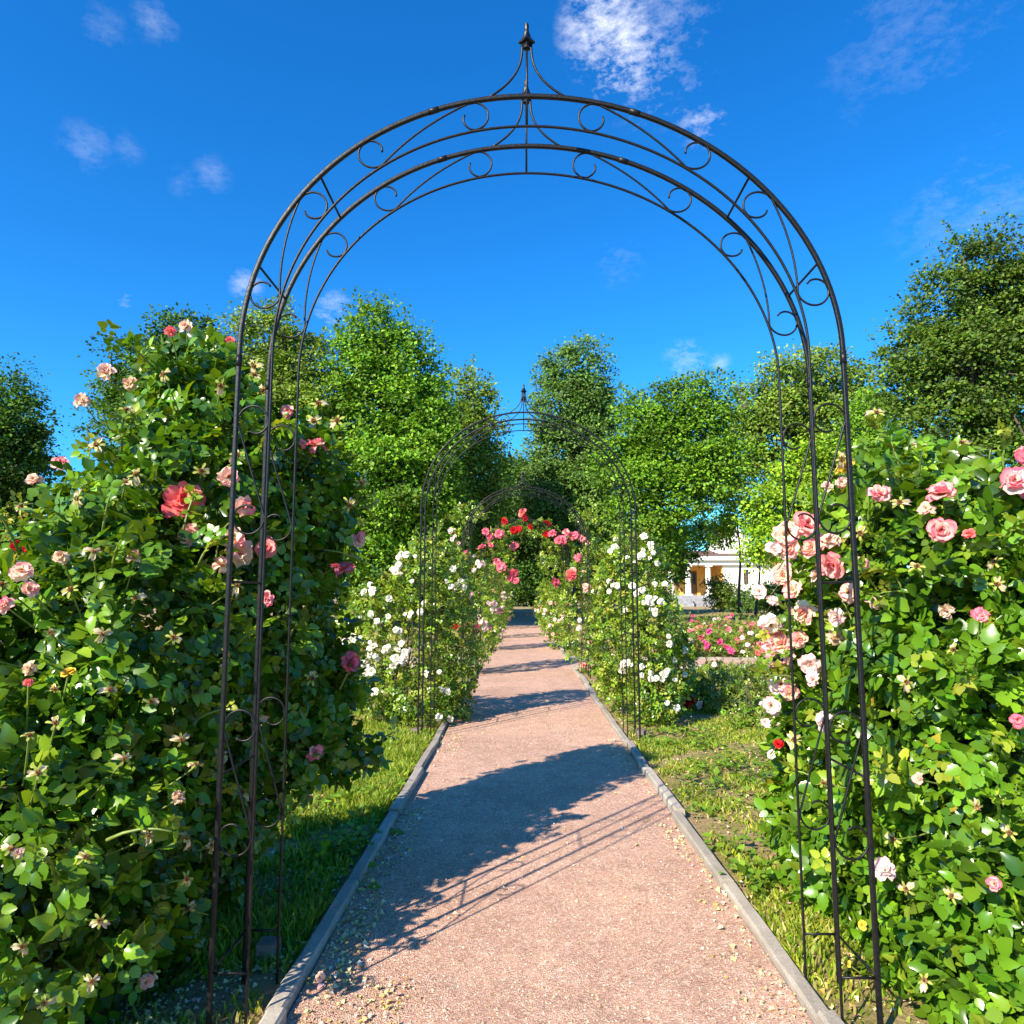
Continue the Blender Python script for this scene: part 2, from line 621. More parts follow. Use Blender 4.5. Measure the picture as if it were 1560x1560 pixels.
def clear_of_arch(p, m=.05):
    """leaves keep clear of the arch posts"""
    ok = np.ones(len(p), bool)
    for a, b in ARCH_D:
        for s in (-1, 1):
            x0 = (ARCH_C + s * ARCH_A) * H
            x1 = (ARCH_C + s * (ARCH_A - .09)) * H
            lo, hi = min(x0, x1) - m * H, max(x0, x1) + m * H
            ok &= ~((p[:, 0] > lo) & (p[:, 0] < hi) & (p[:, 1] > (a - m) * H) & (p[:, 1] < (b + m) * H))
    return ok


def clear_of_blooms(p, blooms):
    """leaves that a bloom has pushed aside"""
    ok = np.ones(len(p), bool)
    for c, R, f in blooms:
        q = p - c
        r = np.linalg.norm(q, axis=1)
        ax = q @ f
        ok &= ~((r < R * 2.6) & (ax > -.25 * R) & (np.sqrt(np.maximum(r * r - ax * ax, 0)) < R * 1.15))
    return ok


def compound_leaves(mb, p, n, length, cols, w, rng, tmpl=LEAF_NEAR, up=.55, jit=.2, blooms=()):
    """pinnate leaves of five leaflets springing from points p, facing n"""
    k = len(p)
    upv = np.array([0, 0, 1.0])
    d = nrm(n * .45 + rdir(k, rng) * .8 + upv * .15)
    m = nrm(n * .9 + upv * up + rdir(k, rng) * .45)
    m = nrm(m - d * (m * d).sum(-1, keepdims=True))
    s = nrm(np.cross(d, m))
    base = palette(k, cols, w, jit, rng)
    L = length * rng.uniform(.7, 1.2, k)
    for along, side, sc in ((1.15, 0, 1.0), (.85, 1, .92), (.85, -1, .92), (.25, 1, .75), (.25, -1, .75)):
        q = p + d * (along * L)[:, None] + s * (side * .12 * L)[:, None]
        dd = nrm(d * (1 if side == 0 else .5) + s * side * .95 + rdir(k, rng) * .22)
        mm = nrm(m + rdir(k, rng) * .33)
        ok = clear_of_arch(q + dd * (L * .5)[:, None])
        if len(blooms):
            ok &= clear_of_blooms(q + dd * (L * .5)[:, None], blooms)
        sz = L * sc * rng.uniform(.8, 1.2, k)
        cc = np.clip(base * (1 + .1 * rng.standard_normal((k, 1))), .004, .9)
        tl = tmpl if isinstance(tmpl, list) else [tmpl]
        which = rng.integers(0, len(tl), k)
        for ti, tm in enumerate(tl):
            o2 = ok & (which == ti)
            if o2.any():
                scatter(mb, tm, q[o2], dd[o2], mm[o2], sz[o2], cc[o2])


GREEN = [(.062, .148, .008), (.090, .195, .010), (.130, .250, .012), (.190, .310, .017), (.038, .098, .009), (.42, .36, .04)]
GREEN_W = [.28, .3, .21, .115, .09, .005]
LIGHT = [(.12, .24, .012), (.18, .30, .016), (.085, .185, .011), (.26, .33, .028)]


def bush(name, label, cat, ells, n, length, seed, base_px, blooms=(), tmpl=LEAF_NEAR, cols=GREEN, w=None, group=None, canes=8, lo=.62, hi=1.04, shoots=0, bloom_stamens=True, cane_r=.011, lift=.055, up=.55, tipcol=None, gappy=0.0):
    """base_px = (x, D) of the foot in eye heights; blooms = [(px, py, radius_px, kind)]"""
    rng = np.random.default_rng(seed)
    base = np.array([base_px[0] * H, base_px[1] * H, 0.0])
    t = thing(name, label, cat, base, group)
    p, nn = shell_points(ells, n, lo, hi, rng)
    if gappy:
        # shoots gather in sprays with dark hollows between them
        outer = np.min([e.f(p) for e in ells], 0) > .8
        keep = ~outer | (lumps(p, 17 / H) + .5 * lumps(p + 5, 31 / H) + rng.normal(0, .25, len(p)) > -gappy)
        p, nn = p[keep], nn[keep]
    amp = .10 * min(e.r.min() for e in ells)
    p = p + nn * (lumps(p, 9 / H) * amp)[:, None]
    mb = MB()
    stems = MB()
    placed = []
    # arching tips that break the outline
    if shoots:
        q, qn = shell_points(ells, shoots * 3, .97, 1.0, rng, .95, min(.35 * H, .5 * max(e.c[2] for e in ells)))
        q, qn = q[:shoots], qn[:shoots]
        for a, nv in zip(q, qn):
            L = rng.uniform(.10, .24) * H
            v = nrm(nv * .8 + np.array([0, 0, .75]) + rng.normal(0, .3, 3))
            ts = np.linspace(0, 1, 5)[:, None]
            c = a + v * L * ts + np.array([0, 0, -.35 * L]) * ts ** 2
            if not clear_of_arch(c, .03).all():
                continue
            stems.tube(c, np.linspace(.004, .0018, 5) * H, 5)
            kk = 5
            fr = np.linspace(.3, 1, kk)[:, None]
            pp = a + v * L * fr + np.array([0, 0, -.35 * L]) * fr ** 2
            compound_leaves(mb, pp, nrm(np.repeat(v[None], kk, 0) + rdir(kk, rng) * .9), length * H * .75, tipcol or LIGHT, None, rng, tmpl, up)
    for px, py, rp, kind in blooms:
        pt, nv = place_on(ells, px, py, lift + rng.uniform(-.01, .02))
        zc = float(np.dot(pt - EYE, FW))
        R = rp * .92 * zc / F_PX
        if pt[2] < R:
            continue
        toward = nrm(EYE - pt)
        face = nrm(nv * .7 + toward * (1.6 if rp > 30 else .75) + np.array([-.15, 0, .35]))
        add_bloom(t, base, kind, pt, face, R, rng, bloom_stamens and kind not in ("spent",), .08 if rp > 30 else .35)
        placed.append((pt, R * (.7 if kind == "spent" else 1), face))
        back = pt - face * R * .4
        root = pt - nv * (lift + .07) * H + np.array([0, 0, -.03 * H])
        ts = np.linspace(0, 1, 5)[:, None]
        stems.tube(back * (1 - ts) + root * ts - face * (R * .6 * np.sin(ts * PI)), .0022 * H, 5, cap=False)
    compound_leaves(mb, p, nn, length * H, cols, w, rng, tmpl, up, blooms=placed)
    mb.build("foliage", M["rose_leaf"], t, loc=base)
    if stems.n:
        stems.build("flower_stem", M["stem"], t, loc=base)["kind"] = "stuff"
    for i in range(canes):
        e = ells[rng.integers(len(ells))]
        a = base + np.array([rng.normal(0, .06), rng.normal(0, .06), 0]) * H
        b = e.c + (rng.random(3) - .5) * e.r * 1.0
        b[2] = max(b[2], .3 * H)
        ts = np.linspace(0, 1, 9)[:, None]
        mid = (a + b) / 2 + np.array([0, 0, .2 * H]) + rng.normal(0, .05, 3) * H
        c = a * (1 - ts) ** 2 + 2 * mid * ts * (1 - ts) + b * ts ** 2 + rng.normal(0, .006, (9, 3)) * H
        cm = MB()
        cm.tube(c, np.linspace(cane_r, cane_r * .35, 9) * H, 7)
        cm.build("cane", M["cane"], t, loc=base)
    return t

# ================================================================== THE SETTING
def sheet(name, x0, x1, y0, y1, z, m, nx=1, ny=1, bumpy=0.0):
    mb = MB()
    xs, ys = np.linspace(x0, x1, nx + 1), np.linspace(y0, y1, ny + 1)
    X, Y = np.meshgrid(xs, ys)
    Z = np.full_like(X, z) + bumpy * np.sin(X * 3.1 + Y * 1.3) * np.sin(Y * 2.3 - X)
    i = np.arange(ny)[:, None] * (nx + 1)
    j = np.arange(nx)[None]
    Q = np.stack([i + j, i + j + 1, i + nx + j + 2, i + nx + j + 1], -1).reshape(-1, 4)
    mb.add(np.stack([X, Y, Z], -1).reshape(-1, 3), None, Q)
    return tag(mb.build(name, m), kind="structure")


PL_X, PR_X = -.555 * H, .675 * H           # inner faces of the two kerbs
CROSS0, CROSS1 = 9.85 * H, 11.0 * H
sheet("ground", -400, 400, -60, 700, 0, M["ground"])
sheet("path", PL_X, PR_X, -3, 42 * H, .012, M["gravel"])
sheet("cross_path", -12 * H, PL_X - .001, CROSS0, CROSS1, .012, M["gravel"])
sheet("cross_path", PR_X + .001, 14 * H, CROSS0, CROSS1, .012, M["gravel"])


def kerb(axis, a, b, lo, hi, seed, along_len=1.0):
    """a run of bevelled kerb stones; each stone sits a little differently"""
    rng = np.random.default_rng(seed)
    mb = MB()
    s = a
    while s < b - .05:
        e = min(s + along_len, b)
        dx, dz, tw = rng.normal(0, .007), rng.normal(0, .007), rng.normal(0, .005)
        h = .054 + dz
        bv = .009
        prof = [(lo, -.05), (lo, h - bv), (lo + bv, h), (hi - bv, h), (hi, h - bv), (hi, -.05)]
        n = 7
        st = np.linspace(s + .006, e - .006, n)
        V = []
        for k, q in enumerate(st):
            for (u, z) in prof:
                uu = u + dx + tw * (k / (n - 1) - .5) * 2 + rng.normal(0, .0012)
                zz = z + rng.normal(0, .0012)
                V.append((uu, q, zz) if axis == "y" else (q, uu, zz))
        Q = [(k * 6 + j, (k + 1) * 6 + j, (k + 1) * 6 + j + 1, k * 6 + j + 1) for k in range(n - 1) for j in range(5)]
        Q += [(0, 1, 4, 5), (1, 2, 3, 4)]
        m = (n - 1) * 6
        Q += [(m + 5, m + 4, m + 1, m), (m + 4, m + 3, m + 2, m + 1)]
        mb.add(V, None, Q, np.array([1.0, .97, .93]) * rng.uniform(.78, 1.12))
        s = e
    return tag(mb.build("kerb", M["kerb"], smooth=False), kind="structure")


KW = .046 * H
kerb("y", .3, CROSS0, PL_X - KW, PL_X, 1)
kerb("y", .3, CROSS0, PR_X, PR_X + KW, 2)
kerb("y", CROSS1, 40 * H, PL_X - KW, PL_X, 3)
kerb("y", CROSS1, 40 * H, PR_X, PR_X + KW, 4)
kerb("x", PR_X + KW + .004, 13 * H, CROSS0 - KW, CROSS0, 5)
kerb("x", PR_X + KW + .004, 13 * H, CROSS1, CROSS1 + KW, 6)
kerb("x", -11 * H, PL_X - KW - .004, CROSS0 - KW, CROSS0, 7)
kerb("x", -11 * H, PL_X - KW - .004, CROSS1, CROSS1 + KW, 8)

# ---- grass, weeds, fallen petals, loose grit
GRASS = [(.17, .28, .016), (.25, .34, .022), (.33, .37, .035), (.46, .39, .14), (.12, .20, .014)]


def grass_field(name, n, x0, x1, y0, y1, h, seed, thin=.0, w=(.3, .3, .2, .08, .12)):
    rng = np.random.default_rng(seed)
    x = rng.uniform(x0, x1, n * 3) * H
    y = rng.uniform(y0, y1, n * 3) * H
    p = np.c_[x, y, np.zeros(n * 3)]
    dens = lumps(p, 2.6) * .6 + lumps(p, 9) * .4
    ok = dens + rng.normal(0, .22, n * 3) > thin
    p, dens = p[ok][:n], dens[ok][:n]
    k = len(p)
    hh = h * H * rng.uniform(.45, 1.25, k) * (1 + .6 * np.clip(dens, -.5, 1))
    lean = rdir(k, rng) * np.array([1, 1, 0]) * rng.uniform(.2, 1.1, (k, 1))
    d = nrm(lean + np.array([0, 0, 1.0]))
    side = nrm(np.c_[rng.normal(0, 1, (k, 2)), np.zeros(k)])
    wd = (.0030 + .0022 * rng.random(k))[:, None] * H
    mid = p + d * (hh * .55)[:, None]
    tip = mid + nrm(d + lean * .8) * (hh * .5)[:, None]
    V = np.stack([p - side * wd, p + side * wd, mid + side * wd * .8, mid - side * wd * .8, tip], 1).reshape(-1, 3)
    o = np.arange(k)[:, None] * 5
    mb = MB()
    mb.add(V, (o + np.array([[3, 2, 4]])), (o + np.array([[0, 1, 2, 3]])), np.repeat(palette(k, GRASS, np.array(w) / sum(w), .2, rng), 5, 0))
    return tag(mb.build(name, M["grass_blade"]), kind="stuff")


grass_field("grass", 30000, -1.25, -.625, 2.0, 5.6, .045, 21, -.25)
grass_field("grass", 6000, -1.3, -.625, 1.3, 2.6, .03, 22, .15, (.1, .2, .3, .3, .1))
grass_field("grass", 5500, .73, 1.35, 1.25, 2.5, .03, 28, .0, (.2, .25, .25, .25, .05))
grass_field("grass", 26000, .76, 2.4, 2.2, 6.4, .028, 23, .10, (.25, .28, .25, .16, .06))
grass_field("grass", 12000, .76, 4.5, 6.0, 9.7, .04, 24, .02, (.25, .28, .25, .16, .06))
grass_field("grass", 12000, -3.5, -.62, 5.5, 9.7, .05, 25, -.2)
grass_field("grass", 14000, .76, 8, 11.2, 24, .06, 26, -.1, (.25, .3, .3, .2, .05))
grass_field("grass", 8000, -6, -.62, 11.2, 24, .06, 27, -.1)


def weeds(n, x0, x1, y0, y1, seed):
    rng = np.random.default_rng(seed)
    mb = MB()
    c = np.c_[rng.uniform(x0, x1, n) * H, rng.uniform(y0, y1, n) * H, np.full(n, .012)]
    c = c[lumps(c, 3.3) + rng.normal(0, .3, n) > -.1]
    for q in c:
        k = rng.integers(8, 22)
        sz = rng.uniform(.018, .042) * H
        off = np.c_[rng.normal(0, 1.3, (k, 2)) * sz, np.abs(rng.normal(0, .6, k)) * sz]
        d = nrm(off * np.array([1, 1, .2]) + rdir(k, rng) * .01 + np.array([0, 0, .012]))
        nv = nrm(np.array([0, 0, 1.0]) + rdir(k, rng) * .45)
        scatter(mb, LEAF_MID, q + off, d, nv, sz * rng.uniform(.7, 1.4, k), palette(k, [(.15, .28, .02), (.20, .33, .03), (.11, .21, .015)], None, .2, rng))
    return tag(mb.build("ground_weeds", M["grass_blade"]), kind="stuff")


weeds(330, .77, 1.9, 2.3, 5.6, 31)
weeds(120, -1.2, -.63, 2.4, 5.2, 32)
weeds(160, .8, 3.5, 5.6, 9.5, 33)


def litter(n, boxes, seed, size=.014):
    rng = np.random.default_rng(seed)
    ps = []
    for (x0, x1, y0, y1, wt, z) in boxes:
        k = int(n * wt)
        p = np.c_[rng.uniform(x0, x1, k) * H, rng.uniform(y0, y1, k) * H, np.full(k, z) + rng.uniform(.002, .014, k)]
        ps.append(p[lumps(p, 5.5) + rng.normal(0, .5, k) > -.1])
    p = np.vstack(ps)
    k = len(p)
    mb = MB()
    nv = nrm(np.array([0, 0, 1.0]) + rdir(k, rng) * .55)
    scatter(mb, (LEAF_MID[0] * np.array([1.15, 1, 2.4]), LEAF_MID[1], LEAF_MID[2]), p, rdir(k, rng) * np.array([1, 1, .25]), nv, size * H * rng.uniform(.35, 1.0, k) * rng.choice([.8, 1.0, 1.5], k),
            palette(k, [(.74, .58, .24), (.80, .68, .38), (.62, .42, .12), (.78, .70, .55), (.36, .22, .08), (.70, .30, .34)], [.34, .3, .14, .12, .08, .02], .12, rng))
    return tag(mb.build("fallen_petals", M["litter"]), kind="stuff")


litter(12500, [(-1.3, -.62, 1.25, 2.7, .44, .004), (-.55, -.44, 1.5, 3.4, .11, .012), (-.55, -.28, 1.45, 1.95, .06, .012), (-1.0, -.62, 2.6, 5, .06, .004), (.58, .674, 1.5, 3.2, .03, .012), (.52, .674, 1.5, 2.1, .012, .012),
              (.725, 1.3, 1.25, 2.6, .10, .004), (.76, 1.5, 2.4, 4.5, .09, .004), (.76, 2.2, 4.0, 6.2, .13, .004), (-.56, -.40, 4.3, 5.6, .03, .012), (.55, .67, 3.6, 5.2, .025, .012), (-.55, .67, 1.4, 6, .008, .012)], 41)


def grit(n, seed):
    rng = np.random.default_rng(seed)
    y = (1.35 + 5.5 * rng.random(n) ** 1.8) * H
    x = rng.uniform(-.55, .67, n) * H
    r = rng.uniform(.0016, .0042, n) * np.where(rng.random(n) < .02, 2.2, 1.0)
    oc = np.array([(1, 0, 0), (0, 1, 0), (-1, 0, 0), (0, -1, 0), (0, 0, .8), (0, 0, -.6)], float)
    T = np.array([(0, 1, 4), (1, 2, 4), (2, 3, 4), (3, 0, 4), (1, 0, 5), (2, 1, 5), (3, 2, 5), (0, 3, 5)])
    mb = MB()
    p = np.c_[x, y, .012 + r * .3]
    scatter(mb, (oc, T, np.zeros((0, 4), int)), p, nrm(rdir(n, rng) * np.array([1, 1, .3])), np.array([[0, 0, 1.0]]) + rdir(n, rng) * .4, r,
            palette(n, [(.52, .32, .23), (.60, .41, .30), (.40, .23, .16), (.70, .56, .46), (.28, .17, .13)], [.4, .25, .2, .1, .05], .1, rng))
    return tag(mb.build("loose_grit", M["pebble"], smooth=False), kind="stuff")


grit(26000, 51)

# ================================================================== ARCHES
LEAN = .030          # the hoops stand a little out of true, apex to the left


def hoop_profile(inset):
    a, b = ARCH_A - inset, ARCH_B - inset
    z = np.linspace(0, SPRING, 20)[:-1]
    L = np.c_[np.full(len(z), -a), z]
    th = np.linspace(PI, 0, 80)
    A = np.c_[a * np.cos(th) - LEAN * np.sin(th) ** 1.5, SPRING + b * np.sin(th)]
    R = np.c_[np.full(len(z), a), z[::-1]]
    return np.vstack([L, A, R])


OUT = hoop_profile(0)
LEN = np.r_[0, np.cumsum(np.linalg.norm(np.diff(OUT, axis=0), axis=1))]
IN = hoop_profile(.085)
TOTAL = LEN[-1]


def st(s, t):
    """s along the outer hoop, t 0..1 from outer tube to inner rail"""
    o = np.array([np.interp(s, LEN, OUT[:, 0]), np.interp(s, LEN, OUT[:, 1])])
    i = np.array([np.interp(s, LEN, IN[:, 0]), np.interp(s, LEN, IN[:, 1])])
    return o + (i - o) * t


def s_scroll(sA, sB):
    """S-shaped wire between the outer tube (curl at sA) and the inner rail (curl at sB)"""
    w = .085
    sg = 1 if sB > sA else -1
    pts = []
    for ph in np.linspace(-math.radians(290), 0, 26):
        k = .5 if ph > -math.radians(190) else .5 - .22 * (-ph - math.radians(190)) / math.radians(100)
        pts.append((sA + sg * k * w * math.sin(ph), .5 - k * math.cos(ph)))
    for q in np.linspace(.1, .9, 8):
        pts.append((sA + (sB - sA) * q, q))
    for ph in np.linspace(0, math.radians(290), 26):
        k = .5 if ph < math.radians(190) else .5 - .22 * (ph - math.radians(190)) / math.radians(100)
        pts.append((sB + sg * k * w * math.sin(ph), .5 + k * math.cos(ph)))
    return np.array([st(s, .04 + .92 * t) for s, t in pts])


def xz(p, d):
    p = np.atleast_2d(p)
    return np.c_[p[:, 0] * H, np.full(len(p), d * H), p[:, 1] * H]


ARCH_DEPTH = .21


def make_arch(label):
    t = thing("garden_arch", label, "arch", (0, 0, 0), "iron rose arches over the path")
    R0, R1, R2 = .0071 * H, .0036 * H, .0028 * H
    springL = SPRING
    Ltop = TOTAL / 2
    for d in (0, ARCH_DEPTH):
        mb = MB()
        mb.tube(xz(np.vstack([[OUT[0] - [0, .12]], OUT, [OUT[-1] - [0, .12]]]), d), R0, 16, groove=.22)
        ho = mb.build("hoop_tube", M["iron"], t)
        # sleeve joints where tube lengths are pushed together
        for s in (Ltop - .27, Ltop + .27, SPRING - .02, TOTAL - SPRING + .02):
            sm = MB()
            sm.tube(xz(np.array([st(s - .014, 0), st(s, 0), st(s + .014, 0)]), d), R0 * 1.12, 12)
            sm.build("sleeve", M["iron"], ho)
        mb = MB()
        mb.tube(xz(np.vstack([[IN[0] - [0, .02]], IN, [IN[-1] - [0, .02]]]), d), R1, 8)
        mb.build("inner_rail", M["iron"], t)
        for side in (0, 1):
            f = (lambda s: s) if side == 0 else (lambda s: TOTAL - s)
            for a, b in ((.43, .68), (1.19, 1.43), (Ltop - .17, Ltop - .47), (Ltop - .70, Ltop - .98)):
                if a < 1.6:
                    a, b = b, a
                mb = MB()
                mb.tube(xz(s_scroll(f(a), f(b)), d), R2, 7)
                mb.build("scroll", M["iron"], t)
            mb = MB()
            mb.tube(xz(np.array([st(f(.13), 0), st(f(.13), 1)]), d), R2 * 1.1, 7)
            mb.build("rung", M["iron"], t)
        # finial: spear on a stem with two flaring stays
        z0 = SPRING + ARCH_B
        mb = MB()
        mb.tube(xz(np.array([(-LEAN, z0 - .085), (-LEAN, z0 + .06), (-LEAN, z0 + .16)]), d), R2 * 1.1, 8)
        fi = mb.build("finial", M["iron"], t)
        for sg in (-1, 1):
            mb = MB()
            q = np.linspace(0, 1, 18)
            xx = .012 + .092 * q ** 2.6
            zz = z0 + .15 - .148 * q ** .95 - .006 * q
            mb.tube(xz(np.c_[sg * xx - LEAN, zz], d), R2 * 1.15, 8)
            mb.build("stay", M["iron"], fi)
        mb = MB()
        prof = [(.0, .212), (.0055, .209), (.0065, .200), (.0055, .193), (.0075, .183), (.013, .168), (.022, .158), (.023, .154), (.012, .151), (.008, .143), (.0095, .137), (.0, .134)]
        c = np.array([0, d * H, 0])
        prs = [(max(r, 1e-4) * H, (z0 + z) * H) for r, z in prof]
        seg = 8
        an = np.arange(seg) * 2 * PI / seg
        star = 1 - .38 * (np.arange(seg) % 2)
        V = np.array([(-LEAN * H + r * math.cos(a) * (s_ if .010 < r / H else 1), d * H + r * math.sin(a) * (s_ if .010 < r / H else 1), z) for r, z in prs for a, s_ in zip(an, star)])
        i = np.arange(len(prs) - 1)[:, None] * seg
        j = np.arange(seg)[None]
        k = (j + 1) % seg
        mb.add(V, None, np.stack([i + seg + j, i + seg + k, i + k, i + j], -1).reshape(-1, 4))
        mb.build("spear_tip", M["iron"], fi, smooth=False)
    # rungs that tie the front hoop to the back hoop
    for s in (.13, .57, 1.03, 1.85, Ltop - .62):
        for ss in (s, TOTAL - s):
            p = st(ss, 0)
            mb = MB()
            mb.tube(np.array([[p[0] * H, .006 * H, p[1] * H], [p[0] * H, (ARCH_DEPTH - .006) * H, p[1] * H]]), R2 * 1.15, 7)
            mb.build("cross_bar", M["iron"], t)
    return t


def copy_tree(o, parent=None):
    c = o.copy()
    C.objects.link(c)
    c.parent = parent
    for ch in list(o.children):
        copy_tree(ch, c)
    return c


ARCH_LABELS = ["tall black iron garden arch nearest the camera, its finial against the blue sky", "black iron arch standing between the two white rose bushes",
               "small far black iron arch just before the cross path, behind the white roses", "farthest iron arch, grown over with hanging red roses"]
arch0 = make_arch(ARCH_LABELS[0])
for i, (d, _) in enumerate(ARCH_D):
    a = arch0 if i == 0 else copy_tree(arch0)
    a.location = (ARCH_C * H, d * H, 0)
    a["label"] = ARCH_LABELS[i]


def footing(x, d, w, h, label, seed):
    rng = np.random.default_rng(seed)
    mb = MB()
    n = 5
    # rough cast block: subdivided box with worn corners
    g = np.linspace(-1, 1, n)
    faces = []
    for ax in range(3):
        for sg in (-1, 1):
            U, W = np.meshgrid(g, g)
            p = np.zeros((n * n, 3))
            o = [k for k in range(3) if k != ax]
            p[:, ax] = sg
            p[:, o[0]], p[:, o[1]] = U.ravel(), W.ravel()
            faces.append(p)
    for p in faces:
        q = np.sign(p) * np.abs(p)
        l = np.linalg.norm(q, axis=1, keepdims=True)
        q = q * (1 - .10 * np.clip(l - 1.2, 0, 1))
        q = q + .04 * np.c_[lumps(q, 3 + seed), lumps(q + 3, 3.3), lumps(q + 7, 2.9)]
        V = q * np.array([w / 2, w / 2, h / 2]) * H + np.array([x * H, d * H, h * H * .42])
        i = np.arange(n - 1)[:, None] * n
        j = np.arange(n - 1)[None]
        mb.add(V, None, np.stack([i + j, i + j + 1, i + n + j + 1, i + n + j], -1).reshape(-1, 4))
    o = mb.build("concrete_footing", M["stone"], smooth=False, loc=(x * H, d * H, 0))
    tag(o, label, "concrete block", "concrete footings of the arches")


footing(-.70, 2.07, .055, .055, "rough concrete block by the left posts of the nearest arch", 1)
footing(.835, 5.12, .075, .06, "pale concrete block at the right foot of the second arch", 3)
footing(-.76, 5.2, .07, .05, "low concrete block at the left foot of the second arch under white roses", 4)

# ================================================================== NEAR ROSE BUSHES
E_ = Ell
LB = [E_(325, 735, 2.45, 125, 165, .36), E_(450, 770, 2.65, 85, 125, .27), E_(200, 820, 2.25, 105, 115, .32), E_(190, 1000, 2.1, 180, 225, .42), E_(405, 985, 2.6, 110, 260, .34),
      E_(45, 1300, 1.75, 225, 255, .40), E_(-60, 1050, 1.95, 140, 200, .42), E_(-260, 1250, 1.8, 220, 280, .45), E_(320, 1230, 2.35, 80, 130, .26),
      E_(530, 1150, 2.72, 42, 26, .10), E_(300, 585, 2.5, 75, 60, .22), E_(480, 1070, 2.68, 62, 100, .18), E_(170, 1440, 1.9, 120, 110, .22)]
LB_BL = [(265, 790, 35, "coral"), (293, 804, 19, "cream"), (330, 842, 25, "cream"), (355, 830, 23, "faded"), (318, 872, 16, "cream"), (338, 728, 18, "cream"), (355, 765, 19, "pink"), (403, 846, 19, "pink"),
         (400, 918, 16, "pink"), (473, 690, 17, "pink"), (440, 652, 13, "pink"), (525, 817, 15, "pink"), (530, 875, 18, "rose"), (486, 870, 10, "rose"), (513, 1008, 20, "rose"), (462, 1137, 14, "pink"),
         (62, 892, 18, "cream"), (40, 935, 16, "pink"), (66, 912, 14, "cream"), (105, 716, 15, "pink"), (73, 746, 13, "faded"), (178, 583, 15, "faded"), (140, 625, 13, "faded"), (108, 872, 14, "faded"), (198, 868, 15, "faded"),
         (232, 1228, 14, "faded"), (206, 1483, 12, "cream"), (92, 1068, 12, "yellow"), (42, 1073, 8, "coral"), (14, 1003, 11, "coral"), (65, 1016, 13, "faded"), (268, 532, 10, "coral"), (362, 537, 9, "coral"),
         (225, 580, 13, "faded"), (285, 522, 12, "faded"), (498, 1480, 8, "cream"), (455, 690, 8, "pink"), (80, 1555, 11, "yellow"), (24, 1300, 10, "faded")]
for q in [(185, 752), (225, 725), (305, 720), (218, 1060), (95, 1045), (165, 1045), (255, 1110), (315, 1135), (158, 1180), (255, 1185), (192, 1278), (110, 1305), (15, 1295), (245, 1280), (298, 1220), (255, 1335), (130, 1388), (212, 1475),
          (170, 1552), (52, 1195), (245, 975), (155, 970), (92, 970), (390, 1080), (455, 1030), (350, 1210), (285, 1290), (115, 910), (30, 905), (62, 780), (395, 570), (375, 590), (490, 625), (520, 655), (485, 655), (555, 745), (510, 770),
          (145, 860), (75, 1130), (200, 920), (330, 905), (320, 1000), (30, 1420), (60, 1500), (120, 1470), (300, 1380), (160, 690), (215, 640), (265, 600), (330, 610), (40, 1150), (350, 700), (130, 775), (410, 610)]:
    LB_BL.append((q[0], q[1], 14, "spent"))
bush("rose_bush", "big glossy rose bush at the left edge, red rose and many faded blooms", "rose bush", LB, 14000, .040, 101, (-1.0, 2.25), LB_BL, w=GREEN_W, gappy=.10, lo=.5, canes=12, shoots=60, tipcol=LIGHT)

RB = [E_(1395, 850, 2.35, 125, 145, .4), E_(1310, 990, 2.65, 95, 200, .32), E_(1440, 1150, 2.15, 155, 240, .42), E_(1320, 1335, 2.4, 100, 115, .3), E_(1510, 1400, 2.0, 150, 190, .36),
      E_(1620, 1010, 2.05, 140, 230, .42), E_(1690, 1280, 2.0, 170, 260, .4), E_(1275, 1160, 2.65, 70, 135, .28), E_(1375, 730, 2.5, 55, 50, .22), E_(1215, 1250, 2.75, 34, 60, .18), E_(1400, 1440, 2.2, 100, 110, .28), E_(1480, 800, 2.3, 80, 75, .3), E_(1430, 1520, 1.95, 100, 75, .2)]
RB_BL = [(1232, 905, 17, "cream"), (1222, 1000, 17, "pale"), (1176, 1020, 14, "cream"), (1300, 925, 15, "pale"), (1335, 860, 16, "cream"), (1275, 1045, 14, "pale"), (1216, 811, 23, "pink"), (1187, 825, 22, "cream"), (1170, 846, 14, "pale"), (1193, 845, 18, "cream"), (1226, 848, 20, "cream"), (1216, 879, 22, "cream"), (1183, 885, 16, "cream"), (1150, 908, 13, "pale"), (1168, 923, 11, "pale"),
         (1287, 827, 20, "cream"), (1295, 858, 24, "pink"), (1318, 894, 17, "cream"), (1275, 873, 13, "faded"), (1322, 719, 20, "yellow"), (1272, 746, 11, "cream"), (1247, 754, 10, "cream"), (1356, 766, 20, "pink"), (1437, 773, 24, "pink"),
         (1438, 815, 22, "pink"), (1472, 819, 11, "coral"), (1418, 788, 13, "faded"), (1547, 708, 19, "rose"), (1543, 752, 27, "pink"), (1443, 917, 13, "faded"), (1356, 942, 13, "faded"), (1288, 973, 15, "faded"), (1243, 937, 21, "cream"),
         (1238, 974, 16, "cream"), (1204, 957, 19, "pink"), (1164, 958, 19, "pale"), (1182, 988, 20, "cream"), (1208, 988, 20, "pink"), (1489, 960, 13, "rose"), (1260, 1010, 19, "pale"), (1183, 1046, 19, "pale"), (1166, 1080, 17, "pale"),
         (1195, 1058, 15, "cream"), (1157, 1105, 9, "pale"), (1283, 1102, 17, "pale"), (1177, 1136, 9, "red"), (1200, 1150, 8, "white"), (1414, 1183, 11, "faded"), (1375, 1306, 19, "pale"), (1523, 1356, 11, "pink"), (1343, 1420, 8, "yellow"),
         (1492, 968, 10, "pink"), (1537, 1104, 12, "rose"), (1325, 1485, 6, "yellow")]
